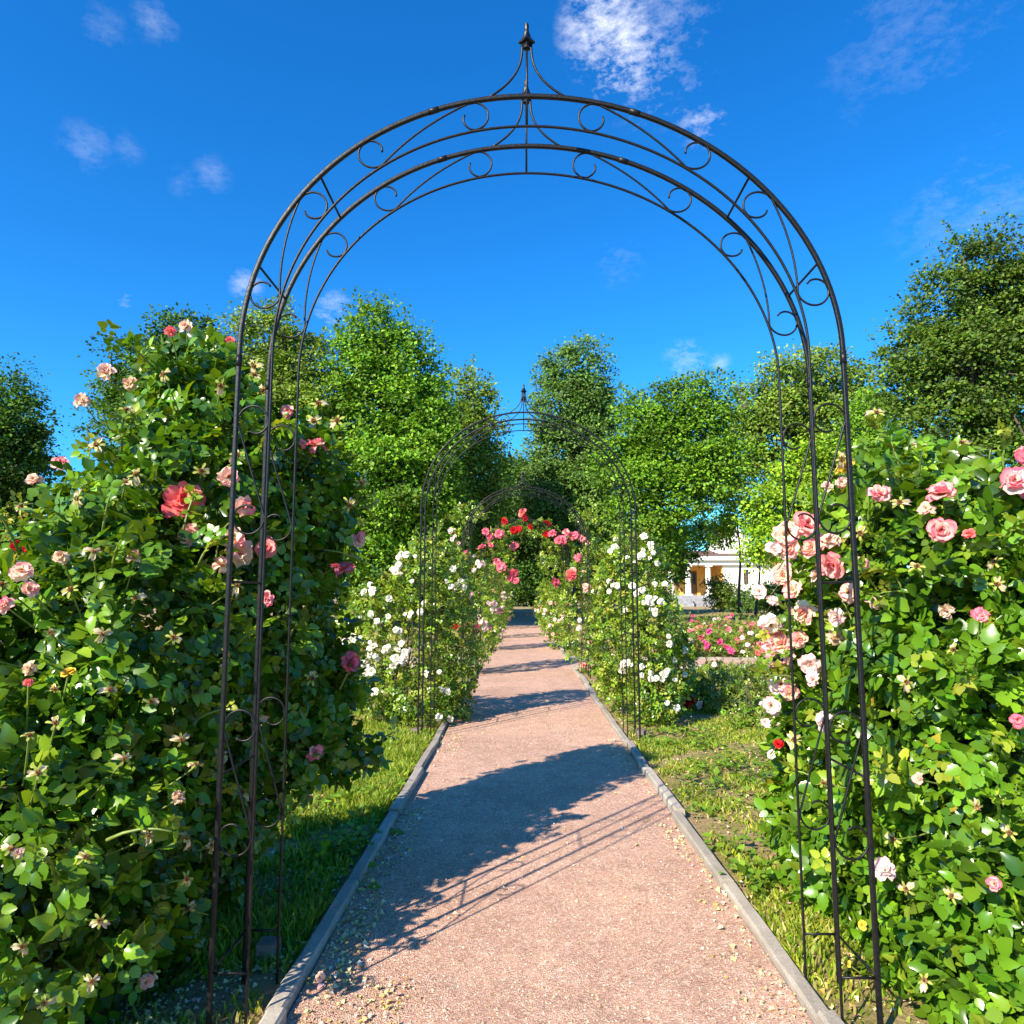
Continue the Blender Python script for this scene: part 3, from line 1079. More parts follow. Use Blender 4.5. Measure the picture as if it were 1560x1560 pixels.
for q in [(1270, 713), (1385, 780), (1448, 690), (1402, 704), (1329, 817), (1323, 644), (1287, 1191), (1345, 1185), (1491, 1218), (1404, 1360), (1471, 1372), (1387, 1264), (1210, 1406), (1500, 880), (1410, 860), (1540, 870), (1460, 1010), (1400, 1050), (1530, 1250), (1440, 1480), (1230, 1130)]:
    RB_BL.append((q[0], q[1], 14, "spent"))
bush("rose_bush", "big glossy rose bush at the right edge with clusters of cream and pink roses", "rose bush", RB, 13000, .042, 102, (1.15, 2.2), RB_BL, gappy=.12, lo=.5, canes=11, shoots=50, cols=LIGHT + GREEN, w=[.16, .05, .2, .03, .1, .2, .15, .05, .055, .005], tipcol=LIGHT)

# ================================================================== ROSES ALONG THE PATH
def rand_blooms(ells, n, r, kinds, seed, bias=()):
    rng = np.random.default_rng(seed)
    o = []
    x0, x1 = [f([v for e in ells for v in [np.dot(e.c - EYE, RT) / np.dot(e.c - EYE, FW) * F_PX + 780 + s * e.r[0] / np.dot(e.c - EYE, FW) * F_PX for s in (-.95, .95)]]) for f in (min, max)]
    y0, y1 = [f([v for e in ells for v in [780 - np.dot(e.c - EYE, UP) / np.dot(e.c - EYE, FW) * F_PX + s * e.r[2] / np.dot(e.c - EYE, FW) * F_PX for s in (-.95, .95)]]) for f in (min, max)]
    while len(o) < n:
        if bias and rng.random() < .7:
            b = bias[rng.integers(len(bias))]
            px, py = rng.normal(b[0], b[2]), rng.normal(b[1], b[2])
        else:
            px, py = rng.uniform(x0, x1), rng.uniform(y0, y1)
        if any(e.hit(ray(px, py)) for e in ells):
            kd = kinds[rng.integers(len(kinds))]
            o.append((px, py, r * rng.uniform(.7, 1.2), kd))
            for _ in range(rng.integers(0, 4)):
                q = (px + rng.normal(0, 1.7 * r), py + rng.normal(0, 1.4 * r))
                if len(o) < n and any(e.hit(ray(*q)) for e in ells):
                    o.append((*q, r * rng.uniform(.55, 1.1), kd))
    return o


YEL = [(.16, .27, .016), (.23, .33, .022), (.11, .21, .014), (.32, .36, .05), (.07, .15, .012)]
WL = [E_(655, 895, 5.75, 55, 80, .3), E_(600, 985, 5.65, 82, 105, .35), E_(552, 985, 5.85, 42, 80, .28), E_(688, 985, 5.95, 40, 125, .3), E_(640, 1060, 5.6, 55, 55, .26), E_(690, 1085, 5.7, 22, 32, .14)]
bush("white_rose_bush", "rose bush thick with white blooms left of the path behind the second arch", "rose bush", WL, 4300, .032, 111, (-.95, 5.7),
     rand_blooms(WL, 88, 6.4, ["white"], 1, [(605, 858, 20), (560, 905, 22), (690, 865, 20), (598, 985, 22), (560, 1040, 18), (540, 960, 20), (520, 1000, 18), (630, 925, 22)]), LEAF_MID, YEL, None, "white climbing roses", 8, .7, 1.05, 26, False, .008, .02)
WR = [E_(965, 885, 5.85, 52, 75, .3), E_(988, 970, 5.75, 46, 95, .32), E_(1000, 1055, 5.65, 36, 52, .24), E_(935, 960, 6.05, 34, 110, .28), E_(1035, 1015, 5.85, 22, 45, .18)]
bush("white_rose_bush", "tall rose bush with white blooms right of the path behind the second arch", "rose bush", WR, 4100, .032, 112, (1.12, 5.75),
     rand_blooms(WR, 60, 6.4, ["white"], 2, [(1000, 818, 10), (985, 905, 22), (972, 850, 18), (1000, 925, 18), (1035, 1020, 12), (920, 905, 16), (1010, 900, 16)]), LEAF_MID, YEL, None, "white climbing roses", 8, .7, 1.05, 26, False, .008, .02)
A3L = [E_(728, 935, 9.1, 34, 80, .4), E_(700, 985, 8.95, 26, 48, .3), E_(715, 885, 9.2, 26, 40, .3), E_(700, 815, 8.95, 12, 45, .1), E_(722, 780, 8.95, 16, 16, .1)]
bush("climbing_rose", "loose rose bush with pink and white blooms left of the third arch", "rose bush", A3L, 1500, .036, 113, (-.8, 9.1),
     rand_blooms(A3L, 26, 5.5, ["pale", "white", "pale", "pink"], 3) + [(717, 955, 9, "rose"), (725, 958, 8, "rose"), (695, 957, 6, "red"), (710, 848, 9, "rose")], LEAF_MID, YEL, None, "climbing roses on the far arches", 5, .7, 1.05, 14, False, .007, .02)
A3R = [E_(880, 935, 9.1, 30, 72, .4), E_(908, 890, 9.3, 26, 66, .35), E_(905, 985, 9.0, 18, 40, .25), E_(900, 810, 8.95, 12, 40, .1), E_(880, 780, 8.95, 14, 16, .1)]
bush("climbing_rose", "dense rose bush with pink and peach blooms right of the third arch", "rose bush", A3R, 1500, .036, 114, (.95, 9.1),
     rand_blooms(A3R, 30, 5, ["pale", "pale", "cream", "pink"], 4) + [(845, 889, 10, "rose"), (872, 878, 10, "coral"), (881, 850, 7, "rose")], LEAF_MID, YEL, None, "climbing roses on the far arches", 5, .7, 1.05, 14, False, .007, .02)
A4L = [E_(752, 925, 13.0, 22, 60, .5), E_(741, 860, 12.6, 16, 34, .2), E_(758, 818, 12.45, 16, 15, .14), E_(785, 803, 12.45, 22, 11, .12), E_(770, 850, 12.6, 14, 26, .16)]
bush("climbing_rose", "rose hung with red blooms climbing the left side of the farthest arch", "rose bush", A4L, 1300, .042, 115, (-.85, 12.8),
     [(769, 795, 7, "red"), (796, 782, 8, "coral"), (740, 811, 7, "rose"), (747, 818, 7, "rose"), (760, 814, 8, "rose"), (783, 807, 7, "red"), (735, 835, 8, "rose"), (747, 832, 6, "rose"), (783, 832, 8, "rose"), (764, 863, 9, "rose"),
      (759, 855, 7, "rose"), (782, 873, 9, "rose"), (786, 885, 6, "rose"), (777, 882, 6, "rose"), (800, 790, 6, "red"), (790, 806, 6, "red")] + rand_blooms(A4L[:1], 12, 4, ["pale", "pale", "cream"], 5), LEAF_MID, YEL, None, "climbing roses on the far arches", 5, .6, 1.05, 12, False, .007, .02)
A4R = [E_(846, 935, 13.0, 22, 52, .5), E_(866, 850, 12.6, 15, 34, .2), E_(848, 822, 12.45, 20, 16, .14), E_(822, 806, 12.45, 20, 11, .12), E_(840, 850, 12.7, 22, 24, .2)]
bush("climbing_rose", "rose hung with red and pink blooms climbing the farthest arch on its right", "rose bush", A4R, 1300, .042, 116, (1.0, 12.8),
     [(809, 803, 6, "red"), (833, 798, 8, "red"), (831, 812, 6, "red"), (842, 814, 8, "rose"), (856, 822, 9, "rose"), (867, 817, 8, "rose"), (876, 816, 7, "rose"), (851, 823, 8, "rose"), (883, 819, 6, "pink"), (862, 812, 7, "pink")] + rand_blooms(A4R[:1], 12, 4, ["pale", "pale", "cream"], 6),
     LEAF_MID, YEL, None, "climbing roses on the far arches", 5, .6, 1.05, 12, False, .007, .02)
for k, (D, side, ells) in enumerate([(16.5, -1, [E_(757, 922, 16.5, 17, 45, .7)]), (16.5, 1, [E_(838, 928, 16.5, 15, 40, .7)]), (21, -1, [E_(766, 915, 21, 14, 38, .9)]), (21, 1, [E_(828, 922, 21, 12, 33, .9)]), (27, -1, [E_(771, 917, 27, 11, 28, 1.2)]), (27, 1, [E_(825, 920, 27, 9, 26, 1.2)])]):
    nm = ["nearer", "middle", "farther"][k // 2]
    bush("climbing_rose", f"{['left','right'][(side+1)//2]} {nm} one of the small rose bushes lining the path beyond the cross path", "rose bush", ells, 420, .05, 120 + k, (side * 1.0 + .1, D),
         rand_blooms(ells, 9, 3.2, ["pink", "pale", "cream"], 20 + k), LEAF_MID, YEL, None, "small rose bushes beyond the cross path", 2, .7, 1.05, 6, False, .008, .02)

# ---- the beds
def shrub(px, py, D, rx, ry, rd, label, kinds, nb, n, seed, br=5, cols=YEL, group=None, leaf=.03):
    e = [E_(px, py, D, rx, ry, rd), E_(px - rx * .45, py + ry * .25, D - rd * .3, rx * .6, ry * .8, rd * .7), E_(px + rx * .5, py + ry * .2, D + rd * .2, rx * .55, ry * .85, rd * .7)]
    c = e[0].c
    return bush("rose_shrub", label, "rose shrub", e, n, leaf, seed, (c[0] / H, D), rand_blooms(e, nb, br, kinds, seed) if nb else (), LEAF_MID, cols, None, group, 3, .65, 1.06, 7, False, .006, .012)


MIDG = [(.14, .22, .02), (.19, .26, .03), (.10, .17, .015), (.27, .29, .06)]
shrub(1105, 1070, 6.4, 52, 40, .35, "green rose shrub with hardly any blooms, in the grass right of the white roses", ["yellow", "pale"], 3, 800, 201, 7, MIDG)
shrub(1046, 1062, 6.5, 26, 26, .22, "dark low rose shrub with bright red roses", ["red"], 14, 500, 202, 7, [(.04, .09, .012), (.06, .12, .014)])
shrub(1165, 1050, 7.3, 42, 40, .35, "green rose shrub half hidden behind the hanging cream roses", ["pale", "pink"], 5, 600, 203, 6, MIDG)
shrub(1095, 1038, 8.6, 40, 26, .35, "low shrub with a yellow rose just before the cross path", ["yellow", "pale"], 4, 600, 204, 7, MIDG)
shrub(1150, 1110, 5.6, 30, 22, .2, "small leafy shrub in the weedy grass beside the right rose bush", ["pale"], 2, 350, 205, 5, MIDG)
shrub(512, 1060, 6.9, 34, 24, .25, "low shrub with small red flowers between the left bush and white roses", ["red", "coral"], 14, 350, 206, 5, MIDG)
shrub(1225, 1030, 7.8, 34, 34, .35, "pale green shrub behind the iron posts of the nearest arch", ["pink"], 5, 400, 207, 6, MIDG)
rngb = np.random.default_rng(77)
BED = [(1010, 985), (1040, 990), (1072, 985), (1105, 990), (1140, 986), (1175, 984), (1025, 965), (1058, 968), (1090, 966), (1125, 967), (1160, 965), (1195, 968), (1045, 950), (1085, 951), (1125, 950), (1165, 951), (1210, 952), (1225, 985)]
WHERE = ["first from left", "second from left", "third from left", "fourth from left", "fifth from left", "sixth from left", "seventh from left"]
ROWS = {0: "front row", 1: "middle row", 2: "back row"}
row_i = {0: 0, 1: 0, 2: 0}
for k, (px, py) in enumerate(sorted(BED, key=lambda q: q[0])):
    r = 0 if py > 980 else 1 if py > 960 else 2
    D = (11.8, 14.2, 18.0)[r] + rngb.uniform(-.3, .3)
    kinds = [["magenta", "pink"], ["pink", "rose", "pale"], ["pale", "rose"], ["magenta", "rose"], ["pink", "coral"]][k % 5]
    what = ["magenta", "pink", "pale pink", "deep pink", "coral pink"][k % 5]
    i = row_i[r]
    row_i[r] += 1
    shrub(px + rngb.uniform(-4, 4), py, D, 24, (27, 20, 15)[r], .45, f"low {what} rose shrub in the bed before the house, {WHERE[i]}, {ROWS[r]}", kinds, 9, 300, 220 + k, (5.5, 4.5, 3.8)[r], MIDG, "rose shrubs in the bed before the house", .04)
# left, seen past the edge of the big bush
for k, (px, py, D, what, kinds) in enumerate([(15, 860, 8.5, "dark rose shrub with crimson blooms at the far left edge, beyond the big bush", ["red", "coral"]), (-60, 900, 7.0, "broad rose shrub cut off by the left edge", ["red", "rose"]), (60, 900, 10.0, "crimson rose shrub seen past the left slope of the big bush", ["red", "rose"])]):
    shrub(px, py, D, 75, 85, .5, what, kinds, 22, 1200, 260 + k, 8, GREEN, None, .04)

# ================================================================== TREES
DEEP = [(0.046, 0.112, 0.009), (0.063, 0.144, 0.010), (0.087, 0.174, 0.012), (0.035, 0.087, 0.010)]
FRESH = [(0.107, 0.231, 0.010), (0.144, 0.282, 0.013), (0.179, 0.323, 0.016), (0.077, 0.174, 0.010)]
OLIVE = [(0.128, 0.210, 0.018), (0.170, 0.256, 0.024), (0.215, 0.298, 0.033), (0.093, 0.159, 0.016)]
LIME = [(0.174, 0.317, 0.012), (0.235, 0.379, 0.016), (0.287, 0.420, 0.022), (0.123, 0.235, 0.015)]
BLUEG = [(0.093, 0.184, 0.029), (0.118, 0.215, 0.035), (0.149, 0.251, 0.041), (0.072, 0.149, 0.024)]


def tree(name, label, ells_px, D, cols, seed, clump_px=26, leaf_px=6.0, dens=1.0, trunk_x=None, trunk_r=.12, spread=1.0, rd=None, sprigs=0):
    rng = np.random.default_rng(seed)
    leaf_px *= .84
    clump_px *= 1.12
    ells = []
    for q in ells_px:
        px, py, rx, ry = q[:4]
        k = rd if rd else (rx + ry) / 2 / F_PX * D * .85
        ells.append(Ell(px, py, D + (q[4] if len(q) > 4 else rng.uniform(-.4, .4) * k), rx, ry, k))
    cx = np.mean([e.c[0] for e in ells]) if trunk_x is None else P(trunk_x, 900, D)[0]
    base = np.array([cx, D * H, 0.0])
    t = thing(name, label, "tree", base)
    s = D * H / F_PX
    mb = MB()
    tops = []
    for e in ells:
        A = e.area() / s ** 2
        nc = max(6, int(A / (clump_px ** 2) * 1.25 * dens))
        u = rdir(nc, rng)
        # front, top and sides matter most, some clumps deep inside
        c = e.c + u * e.r * rng.uniform(.45, 1.08, (nc, 1)) ** .7
        c = c[c[:, 2] > .12 * H]
        keep = []
        for q in c:
            if all(np.sum((q - k2) ** 2) > (clump_px * s * .62) ** 2 for k2 in keep):
                keep.append(q)
        c = np.array(keep)
        tops += list(c[rng.random(len(c)) < .12])
        rc = clump_px * s * rng.uniform(.4, 1.4, len(c)) ** 1.1
        m = int(1.15 * (clump_px / leaf_px) ** 2 * 5.0)
        uu = rdir(len(c) * m, rng)
        uu[:, 2] = np.where(rng.random(len(uu)) < .6, np.abs(uu[:, 2]), uu[:, 2])
        rr = rng.random((len(uu), 1)) ** .45
        ci = np.repeat(np.arange(len(c)), m)
        stretch = np.array([1.15, 1.15, .72])
        pos = c[ci] + uu * rr * rc[ci][:, None] * stretch * spread
        tuft = .32 * rc[ci][:, None] * (rng.random((len(uu), 1)) < .12) * uu
        pos = pos + tuft
        outw = nrm((c - e.c) / e.r)[ci]
        nv = nrm(uu * .6 + outw * .35 + np.array([-.15, -.25, .5]) + rdir(len(uu), rng) * .38)
        d = nrm(uu + rdir(len(uu), rng) * .8 + np.array([0, 0, -.25]))
        tint = 1 + .28 * rng.standard_normal((len(c), 1))
        col = palette(len(uu), cols, None, .16, rng) * np.clip(tint[ci], .6, 1.5)
        ok = pos[:, 2] > .1
        scatter(mb, LEAF_QUAD, pos[ok], d[ok], nv[ok], (leaf_px * s * rng.uniform(.75, 1.5, len(uu)))[ok], col[ok])
    for k in range(sprigs):
        e = ells[rng.integers(len(ells))]
        u = nrm(rdir(1, rng)[0] * np.array([1, .6, .4]) + np.array([0, 0, .75]))
        a = e.c + u * e.r * .9
        L = rng.uniform(25, 60) * s
        fr = np.linspace(0, 1, 45)[:, None]
        pp = a + nrm(u + np.array([0, 0, .6])) * L * fr + rng.normal(0, 3.2, (45, 3)) * s * (1.15 - fr)
        scatter(mb, LEAF_QUAD, pp, nrm(rdir(45, rng) + np.array([0, 0, .5])), rdir(45, rng), leaf_px * s * rng.uniform(.7, 1.4, 45), palette(45, cols, None, .15, rng))
    mb.build("crown", M["tree_leaf"], t, smooth=False, loc=base)
    tm = MB()
    top = np.mean([e.c for e in ells], 0)
    top[2] = max(e.c[2] for e in ells)
    ts = np.linspace(0, 1, 14)[:, None]
    ln = base * (1 - ts) + top * ts + np.c_[np.sin(ts[:, 0] * 5 + seed) * .12, np.cos(ts[:, 0] * 4 + seed) * .12, np.zeros(14)] * H * np.sin(ts * PI)
    tm.tube(ln, np.linspace(trunk_r, trunk_r * .22, 14) * H * (1 + .5 * np.exp(-ts[:, 0] * 20)), 9)
    for q in tops[:40]:
        k = rng.integers(4, 11)
        a = ln[k]
        if q[2] < a[2] * .6:
            continue
        tq = np.linspace(0, 1, 6)[:, None]
        c2 = a * (1 - tq) + q * tq + np.array([0, 0, .12 * H]) * np.sin(tq * PI)
        tm.tube(c2, np.linspace(trunk_r * .30, trunk_r * .06, 6) * H, 6)
    tm.build("trunk", M["bark"], t, loc=base)
    return t


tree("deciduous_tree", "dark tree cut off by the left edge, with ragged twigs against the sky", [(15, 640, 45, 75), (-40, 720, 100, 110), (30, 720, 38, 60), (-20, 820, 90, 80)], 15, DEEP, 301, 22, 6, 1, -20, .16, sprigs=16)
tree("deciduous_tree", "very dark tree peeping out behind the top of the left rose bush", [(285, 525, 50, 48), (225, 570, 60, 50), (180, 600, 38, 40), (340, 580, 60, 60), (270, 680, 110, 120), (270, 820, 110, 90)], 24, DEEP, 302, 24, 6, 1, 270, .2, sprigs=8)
tree("deciduous_tree", "rounded green tree just right of the left rose bush's top, behind iron posts", [(410, 520, 50, 52), (455, 560, 55, 55), (390, 620, 70, 80), (470, 680, 75, 100), (440, 800, 100, 110)], 21, OLIVE, 303, 24, 6, 1.1, 430, .18, sprigs=6)
tree("deciduous_tree", "tall bright green tree with a spiky top left of the path", [(575, 520, 48, 50), (620, 570, 42, 65), (540, 570, 45, 60), (590, 640, 92, 90), (600, 740, 105, 100), (570, 840, 120, 70), (650, 690, 45, 90)], 21, FRESH, 304, 24, 6.2, 1.15, 590, .2, sprigs=30)
tree("deciduous_tree", "small pointed tree beside the tall bright one, left of the second arch's top", [(712, 618, 36, 44), (720, 680, 46, 60), (690, 740, 60, 70), (735, 780, 48, 70)], 26, OLIVE, 305, 22, 5.5, 1.1, 715, .16, sprigs=12)
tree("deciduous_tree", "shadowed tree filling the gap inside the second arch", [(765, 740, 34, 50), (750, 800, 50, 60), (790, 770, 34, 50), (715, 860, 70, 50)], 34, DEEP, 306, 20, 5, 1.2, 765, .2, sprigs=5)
tree("deciduous_tree", "tall oval grey-green tree rising highest right of the second arch's finial", [(878, 572, 50, 52), (865, 630, 58, 55), (905, 640, 42, 60), (870, 700, 72, 60), (835, 760, 60, 70), (890, 780, 60, 70)], 32, BLUEG, 307, 20, 5, 1.0, 870, .22, sprigs=10)
tree("deciduous_tree", "broad fresh green tree with drooping clumps right of the path", [(995, 640, 48, 48), (1065, 625, 50, 45), (1025, 690, 90, 65), (990, 770, 58, 75), (1085, 720, 50, 60), (960, 720, 45, 60), (1000, 840, 34, 34)], 25, FRESH, 308, 26, 5.5, 1.25, 975, .2, sprigs=6)
snag = tree("deciduous_tree", "pale green tree with a bare dead branch sticking up beside its top", [(1165, 625, 38, 42), (1210, 580, 42, 45), (1265, 590, 60, 52), (1200, 660, 80, 60), (1280, 660, 70, 70), (1130, 690, 48, 55), (1250, 740, 80, 60)], 30, OLIVE, 309, 24, 5.5, 1.0, 1210, .22, sprigs=10)
db = MB()
a, b = P(1140, 640, 29.5), P(1122, 583, 29.5)
ts = np.linspace(0, 1, 6)[:, None]
db.tube(a * (1 - ts) + b * ts + np.c_[np.sin(ts[:, 0] * 6) * .08, np.zeros(6), np.zeros(6)], np.array([.17, .16, .14, .11, .07, .02]), 8)
db.build("dead_branch", M["bark"], snag, loc=np.array(snag.location))
tree("deciduous_tree", "bright yellow-green young tree behind the iron posts of the nearest arch", [(1205, 780, 52, 52), (1180, 830, 45, 42), (1250, 800, 50, 60), (1230, 720, 50, 40)], 21, LIME, 310, 22, 6, 1.1, 1200, .12, sprigs=6)
tree("deciduous_tree", "great dark tree towering at the right edge", [(1505, 410, 48, 62), (1445, 480, 55, 65), (1540, 470, 60, 70), (1400, 545, 55, 45), (1480, 570, 90, 80), (1390, 600, 45, 45), (1550, 600, 90, 100), (1430, 660, 70, 60), (1520, 740, 110, 80), (1620, 480, 70, 110)], 17, [(.065, .125, .011), (.088, .155, .014), (.135, .205, .020), (.048, .095, .009)], 311, 27, 6.2, .95, 1500, .26, sprigs=12)
tree("deciduous_tree", "low green tree behind the right rose bush's top", [(1330, 640, 40, 40), (1320, 720, 60, 70), (1390, 740, 60, 60)], 22, FRESH, 312, 22, 6, 1.1, 1340, .14)
tree("sapling", "slim sapling with a thin bare trunk in front of the cream house", [(1120, 770, 34, 40), (1150, 795, 30, 26), (1095, 820, 20, 16)], 30, LIME, 313, 16, 5, .45, 1127, .075, sprigs=6)
tree("sapling", "thin dark-stemmed sapling right of the house's bright wall", [(1165, 790, 30, 30), (1150, 845, 16, 16)], 32, FRESH, 314, 15, 5, .6, 1150, .06)
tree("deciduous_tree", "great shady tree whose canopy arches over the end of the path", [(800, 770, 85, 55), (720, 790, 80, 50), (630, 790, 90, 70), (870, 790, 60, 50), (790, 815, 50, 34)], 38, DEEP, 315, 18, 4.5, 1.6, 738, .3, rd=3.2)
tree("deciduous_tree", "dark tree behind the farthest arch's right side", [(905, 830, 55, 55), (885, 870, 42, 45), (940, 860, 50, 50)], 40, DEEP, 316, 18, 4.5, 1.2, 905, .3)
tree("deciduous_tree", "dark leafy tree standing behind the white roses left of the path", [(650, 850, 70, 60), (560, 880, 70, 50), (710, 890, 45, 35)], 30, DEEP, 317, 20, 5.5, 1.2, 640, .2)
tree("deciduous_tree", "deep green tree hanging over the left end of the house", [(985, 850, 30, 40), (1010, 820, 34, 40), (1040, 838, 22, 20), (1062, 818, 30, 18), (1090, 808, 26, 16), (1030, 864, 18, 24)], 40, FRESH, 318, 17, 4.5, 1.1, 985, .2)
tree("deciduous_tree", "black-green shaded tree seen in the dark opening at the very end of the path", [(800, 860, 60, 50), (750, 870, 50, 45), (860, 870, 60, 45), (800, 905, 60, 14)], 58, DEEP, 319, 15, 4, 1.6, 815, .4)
for k, (px, py, rx, ry, D, lab, cc) in enumerate([(1096, 905, 20, 26, 40, "dark round shrub against the house's plinth", OLIVE), (1140, 918, 26, 16, 38, "low dark shrub right of the round one before the house wall", DEEP), (1190, 915, 40, 30, 36, "wide dark shrub right of the sapling trunks", DEEP), (660, 915, 60, 30, 30, "low dark hedge shrub in shade behind the white roses", DEEP)]):
    tree("garden_shrub", lab, [(px, py, rx, ry), (px + rx * .4, py + ry * .3, rx * .6, ry * .7)], D, cc, 330 + k, 11, 3.6, 1.3, px, .05)["category"] = "shrub"

# the far wood that closes the horizon beyond the garden
def far_wood():
    rng = np.random.default_rng(401)
    mb = MB()
    n = 420
    c = np.c_[rng.uniform(-150, 150, n), rng.uniform(112, 128, n), rng.uniform(.5, 5.5, n)]
    m = 110
    u = rdir(n * m, rng)
    p = np.repeat(c, m, 0) + u * rng.uniform(1.2, 2.6, n)[:, None].repeat(m, 0) * np.array([1.4, 1, .9]) * rng.random((n * m, 1)) ** .4
    k = p[:, 2] > .05
    p, u = p[k], u[k]
    scatter(mb, LEAF_QUAD, p, rdir(len(p), rng), nrm(u + np.array([-.1, -.3, .6]) + rdir(len(p), rng) * .4), rng.uniform(.35, .7, len(p)), palette(len(p), DEEP, None, .2, rng))
    tag(mb.build("far_wood", M["tree_leaf"], smooth=False), kind="stuff")


far_wood()

# ================================================================== THE HOUSE
HD = 58.0


def hx(px):
    return P(px, 900, HD)[0]


def hz(py):
    return P(790, py, HD)[2]


house = thing("house", "cream house with a columned porch and ochre inner walls behind the rose bed", "house", (hx(1090), HD * H, 0))
hb = np.array(house.location)


def part(name, boxes, m, parent=house):
    mb = MB()
    for lo, hi in boxes:
        mb.box(lo, hi)
    return mb.build(name, m, parent, smooth=False, loc=hb)


y0 = HD * H
zb, zc_, ze, zr = hz(907), hz(861), hz(847), hz(836)
xa, xp, xw, xe = hx(1018), hx(1102), hx(1160), hx(1235)
part("plinth", [((xa - .5, y0 - .9, -.2), (xp + .2, y0 + 3.4, zb)), ((xp + .2, y0 - .25, -.2), (xe + .2, y0 + 9, zb - .1))], M["plinth"])
part("steps", [((xa + 1.0, y0 - 1.5, -.2), (xa + 2.2, y0 - .9, zb * .66)), ((xa + 1.0, y0 - 2.0, -.2), (xa + 2.2, y0 - 1.5, zb * .33))], M["plinth"])
wall = part("wall", [((xp, y0, zb - .1), (hx(1134), y0 + 8, zc_)), ((hx(1134), y0, zb - .1), (hx(1142), y0 + 8, hz(890))), ((hx(1134), y0, hz(868)), (hx(1142), y0 + 8, zc_)), ((hx(1142), y0, zb - .1), (xe, y0 + 8, zc_))], M["plaster"])
win = part("window", [((hx(1134), y0 + .25, hz(890)), (hx(1142), y0 + .3, hz(868)))], M["window_glass"])
part("window_frame", [((hx(1138) - .04, y0 + .18, hz(890)), (hx(1138) + .04, y0 + .248, hz(868))), ((hx(1134), y0 + .18, hz(878) - .04), (hx(1142), y0 + .246, hz(878) + .04))], M["wood"], win)
part("porch_wall", [((xa - .4, y0 + 3.0, zb), (hx(1036), y0 + 3.3, zc_)), ((hx(1036), y0 + 3.0, hz(868)), (hx(1044), y0 + 3.3, zc_)), ((hx(1044), y0 + 3.0, zb), (hx(1064), y0 + 3.3, zc_)), ((hx(1064), y0 + 3.0, hz(868)), (hx(1073), y0 + 3.3, zc_)), ((hx(1073), y0 + 3.0, zb), (xp, y0 + 3.3, zc_)),
                    ((xp - .06, y0 + .02, zb), (xp - .002, y0 + 2.998, zc_))], M["ochre"])
for a, b in ((1036, 1044), (1064, 1073)):
    dr = part("door", [((hx(a), y0 + 3.12, zb), (hx(b), y0 + 3.2, hz(868)))], M["wood"])
    part("door_glass", [((hx(a) + .12, y0 + 3.08, hz(890)), (hx(b) - .12, y0 + 3.118, hz(871)))], M["window_glass"], dr)
for px in (1022, 1049, 1080):
    mb = MB()
    r = .30
    mb.tube([(hx(px), y0 + .1, zb + .14), (hx(px), y0 + .1, (zb + zc_) / 2), (hx(px), y0 + .1, zc_ - .16)], [r, r * .97, r * .84], 20, cap=False)
    co = mb.build("column", M["trim"], house, loc=hb)
    part("capital", [((hx(px) - .38, y0 - .28, zc_ - .16), (hx(px) + .38, y0 + .48, zc_ - .002))], M["trim"], co)
    part("base", [((hx(px) - .38, y0 - .28, zb + .002), (hx(px) + .38, y0 + .48, zb + .14))], M["trim"], co)
part("entablature", [((xa - .5, y0 - .35, zc_), (xe + .1, y0 + 8.2, (zc_ + ze) / 2)), ((xa - .8, y0 - .7, (zc_ + ze) / 2), (xe + .4, y0 + 8.5, ze))], M["trim"])
mb = MB()
ex0, ex1, ey0, ey1 = xa - .9, xe + .5, y0 - .8, y0 + 8.6
mb.add([(ex0, ey0, ze + .003), (ex1, ey0, ze + .003), (ex1, ey1, ze + .003), (ex0, ey1, ze + .003), (ex0 + 3.5, (ey0 + ey1) / 2, zr), (ex1 - 3.5, (ey0 + ey1) / 2, zr)], [(0, 4, 3), (1, 2, 5)], [(0, 1, 5, 4), (2, 3, 4, 5), (3, 2, 1, 0)])
mb.build("roof", M["roof"], house, smooth=False, loc=hb)
gx0, gx1 = hx(1100), hx(1150)
mb = MB()
zg0, zg1, zg2 = ze + .004, hz(818), hz(796)
gy = y0 + 1.2
mb.add([(gx0, gy, zg0), (gx1, gy, zg0), (gx1, gy, zg1), ((gx0 + gx1) / 2, gy, zg2), (gx0, gy, zg1), (gx0, gy + 4, zg0), (gx1, gy + 4, zg0), (gx1, gy + 4, zg1), ((gx0 + gx1) / 2, gy + 4, zg2), (gx0, gy + 4, zg1)],
       [(4, 2, 3), (9, 8, 7)], [(0, 1, 2, 4), (5, 9, 7, 6), (0, 4, 9, 5), (1, 6, 7, 2), (4, 3, 8, 9), (3, 2, 7, 8)])
mb.build("gable", M["plaster"], house, smooth=False, loc=hb)

# ================================================================== SKY, SUN, EXPOSURE
SUN_EL, SUN_AZ = math.radians(34), math.radians(39)       # sun behind the camera, to its left
sun_dir = np.array([-math.sin(SUN_AZ) * math.cos(SUN_EL), -math.cos(SUN_AZ) * math.cos(SUN_EL), math.sin(SUN_EL)])
sd = bpy.data.lights.new("sun", "SUN")
sd.energy = 5.0
sd.angle = math.radians(.5)
sd.color = (1.0, .90, .74)
so = bpy.data.objects.new("sun", sd)
C.objects.link(so)
from mathutils import Vector
so.rotation_euler = Vector(sun_dir).to_track_quat("Z", "Y").to_euler()

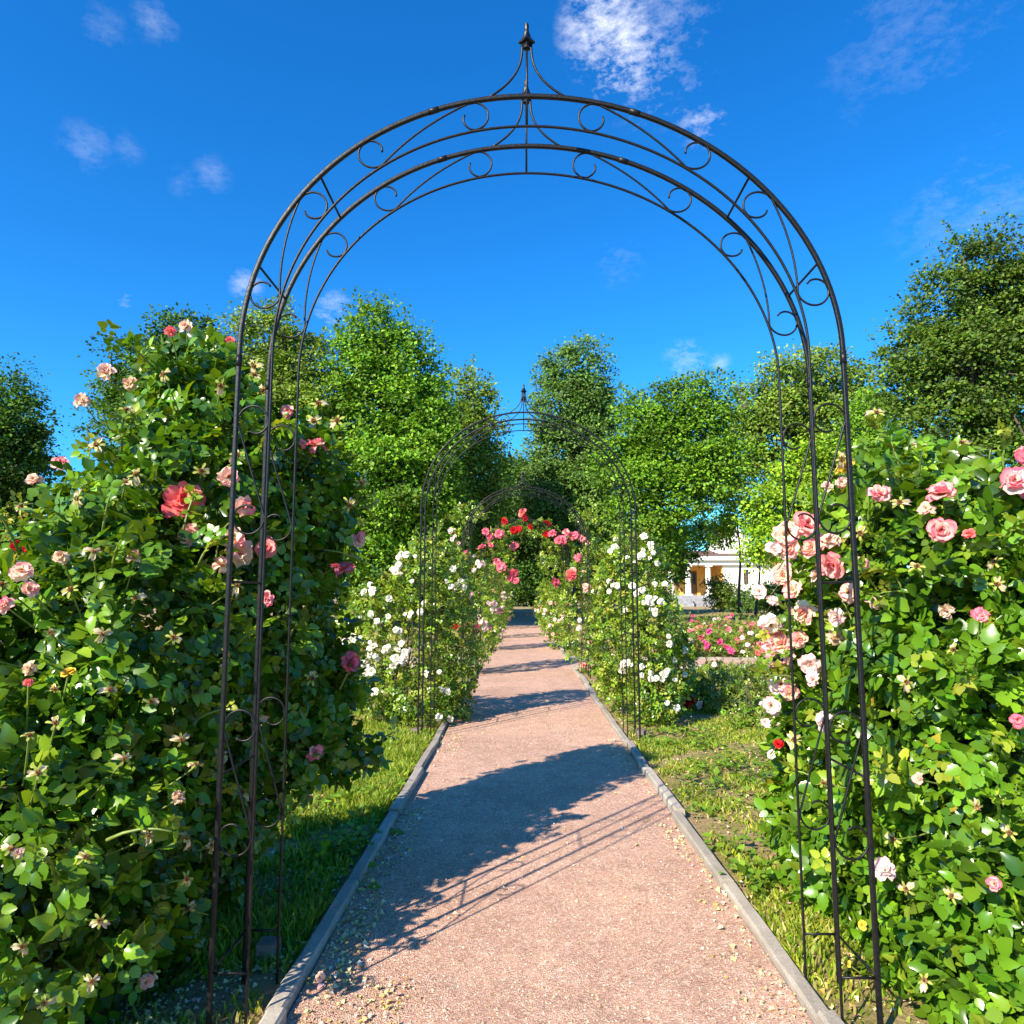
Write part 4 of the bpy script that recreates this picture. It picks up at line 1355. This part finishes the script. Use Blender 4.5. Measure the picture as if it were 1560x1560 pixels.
w = bpy.data.worlds.new("World")
S.world = w
w.use_nodes = True
nt = w.node_tree
nt.nodes.clear()
N, L = nt.nodes, nt.links
sky = N.new("ShaderNodeTexSky")
sky.sky_type = "NISHITA"
sky.sun_disc = False
sky.sun_elevation = SUN_EL
sky.sun_rotation = math.atan2(sun_dir[0], sun_dir[1])
sky.air_density = 1.0
sky.dust_density = .3
sky.ozone_density = 2.5
hs = N.new("ShaderNodeHueSaturation")
hs.inputs["Saturation"].default_value = 1.35
hs.inputs["Value"].default_value = 1.0
L.new(sky.outputs[0], hs.inputs["Color"])
tc = N.new("ShaderNodeTexCoord")
gen = tc.outputs["Generated"]
skycol = mix(nt, hs.outputs[0], (.30, .83, 1.08), 1.0, "MULTIPLY")
# thin clouds: patches of noise round given sky directions
mp = N.new("ShaderNodeMapping")
mp.inputs["Rotation"].default_value = (.3, .5, .6)
mp.inputs["Scale"].default_value = (1.0, 1.0, 1.9)
L.new(gen, mp.inputs["Vector"])
n1 = noise(nt, 7, 9, .68, mp.outputs[0])
n2 = noise(nt, 46, 9, .7, mp.outputs[0])
acc = None


def mth(op, a, b=None, clamp=False):
    m = N.new("ShaderNodeMath")
    m.operation = op
    m.use_clamp = clamp
    for i, s in enumerate((a, b)):
        if s is None:
            continue
        if isinstance(s, (int, float)):
            m.inputs[i].default_value = s
        else:
            L.new(s, m.inputs[i])
    return m.outputs[0]


tex = mth("ADD", mth("MULTIPLY", n1, .6), mth("MULTIPLY", n2, .4))
CLOUDS = [(925, 45, 70, .95), (950, 85, 72, .9), (985, 110, 75, .45), (1070, 182, 42, .5), (1030, 130, 60, .25), (1000, 40, 90, .3), (1390, 30, 130, .10), (130, 222, 36, .13), (195, 225, 24, .08), (322, 266, 30, .13), (275, 278, 26, .08), (236, 30, 30, .17), (160, 46, 32, .10),
          (510, 478, 38, .5), (1045, 550, 40, .34), (1095, 553, 22, .3), (192, 460, 16, .4), (375, 435, 26, .4), (1500, 330, 120, .12), (940, 390, 50, .1)]
for px, py, r, op in CLOUDS:
    d = nrm(ray(px, py))
    vd = N.new("ShaderNodeVectorMath")
    vd.operation = "DISTANCE"
    L.new(gen, vd.inputs[0])
    vd.inputs[1].default_value = d
    R = r / F_PX
    fall = mth("SUBTRACT", 1.0, mth("DIVIDE", vd.outputs["Value"], R), True)
    fall = mth("MULTIPLY", fall, mth("SUBTRACT", 2.0, fall))
    v = mth("MULTIPLY", mth("MULTIPLY", mth("SUBTRACT", mth("ADD", mth("MULTIPLY", fall, .55), mth("MULTIPLY", tex, 6.0)), 3.05 + (1 - op) * .35), 1.0, True), mth("MULTIPLY", fall, op, True), True)
    acc = v if acc is None else mth("MAXIMUM", acc, v)
CL = 5.4
final = mix(nt, skycol, (CL * .93, CL * .96, CL * 1.05), acc)
bg = N.new("ShaderNodeBackground")
bg.inputs["Strength"].default_value = .118
L.new(final, bg.inputs["Color"])
wo = N.new("ShaderNodeOutputWorld")
L.new(bg.outputs[0], wo.inputs["Surface"])

S.view_settings.view_transform = "Standard"
S.view_settings.look = "None"
S.view_settings.exposure = 1.10
S.view_settings.gamma = 1
S.cycles.max_bounces = 6
S.cycles.diffuse_bounces = 3
S.cycles.transmission_bounces = 3
S.cycles.glossy_bounces = 2
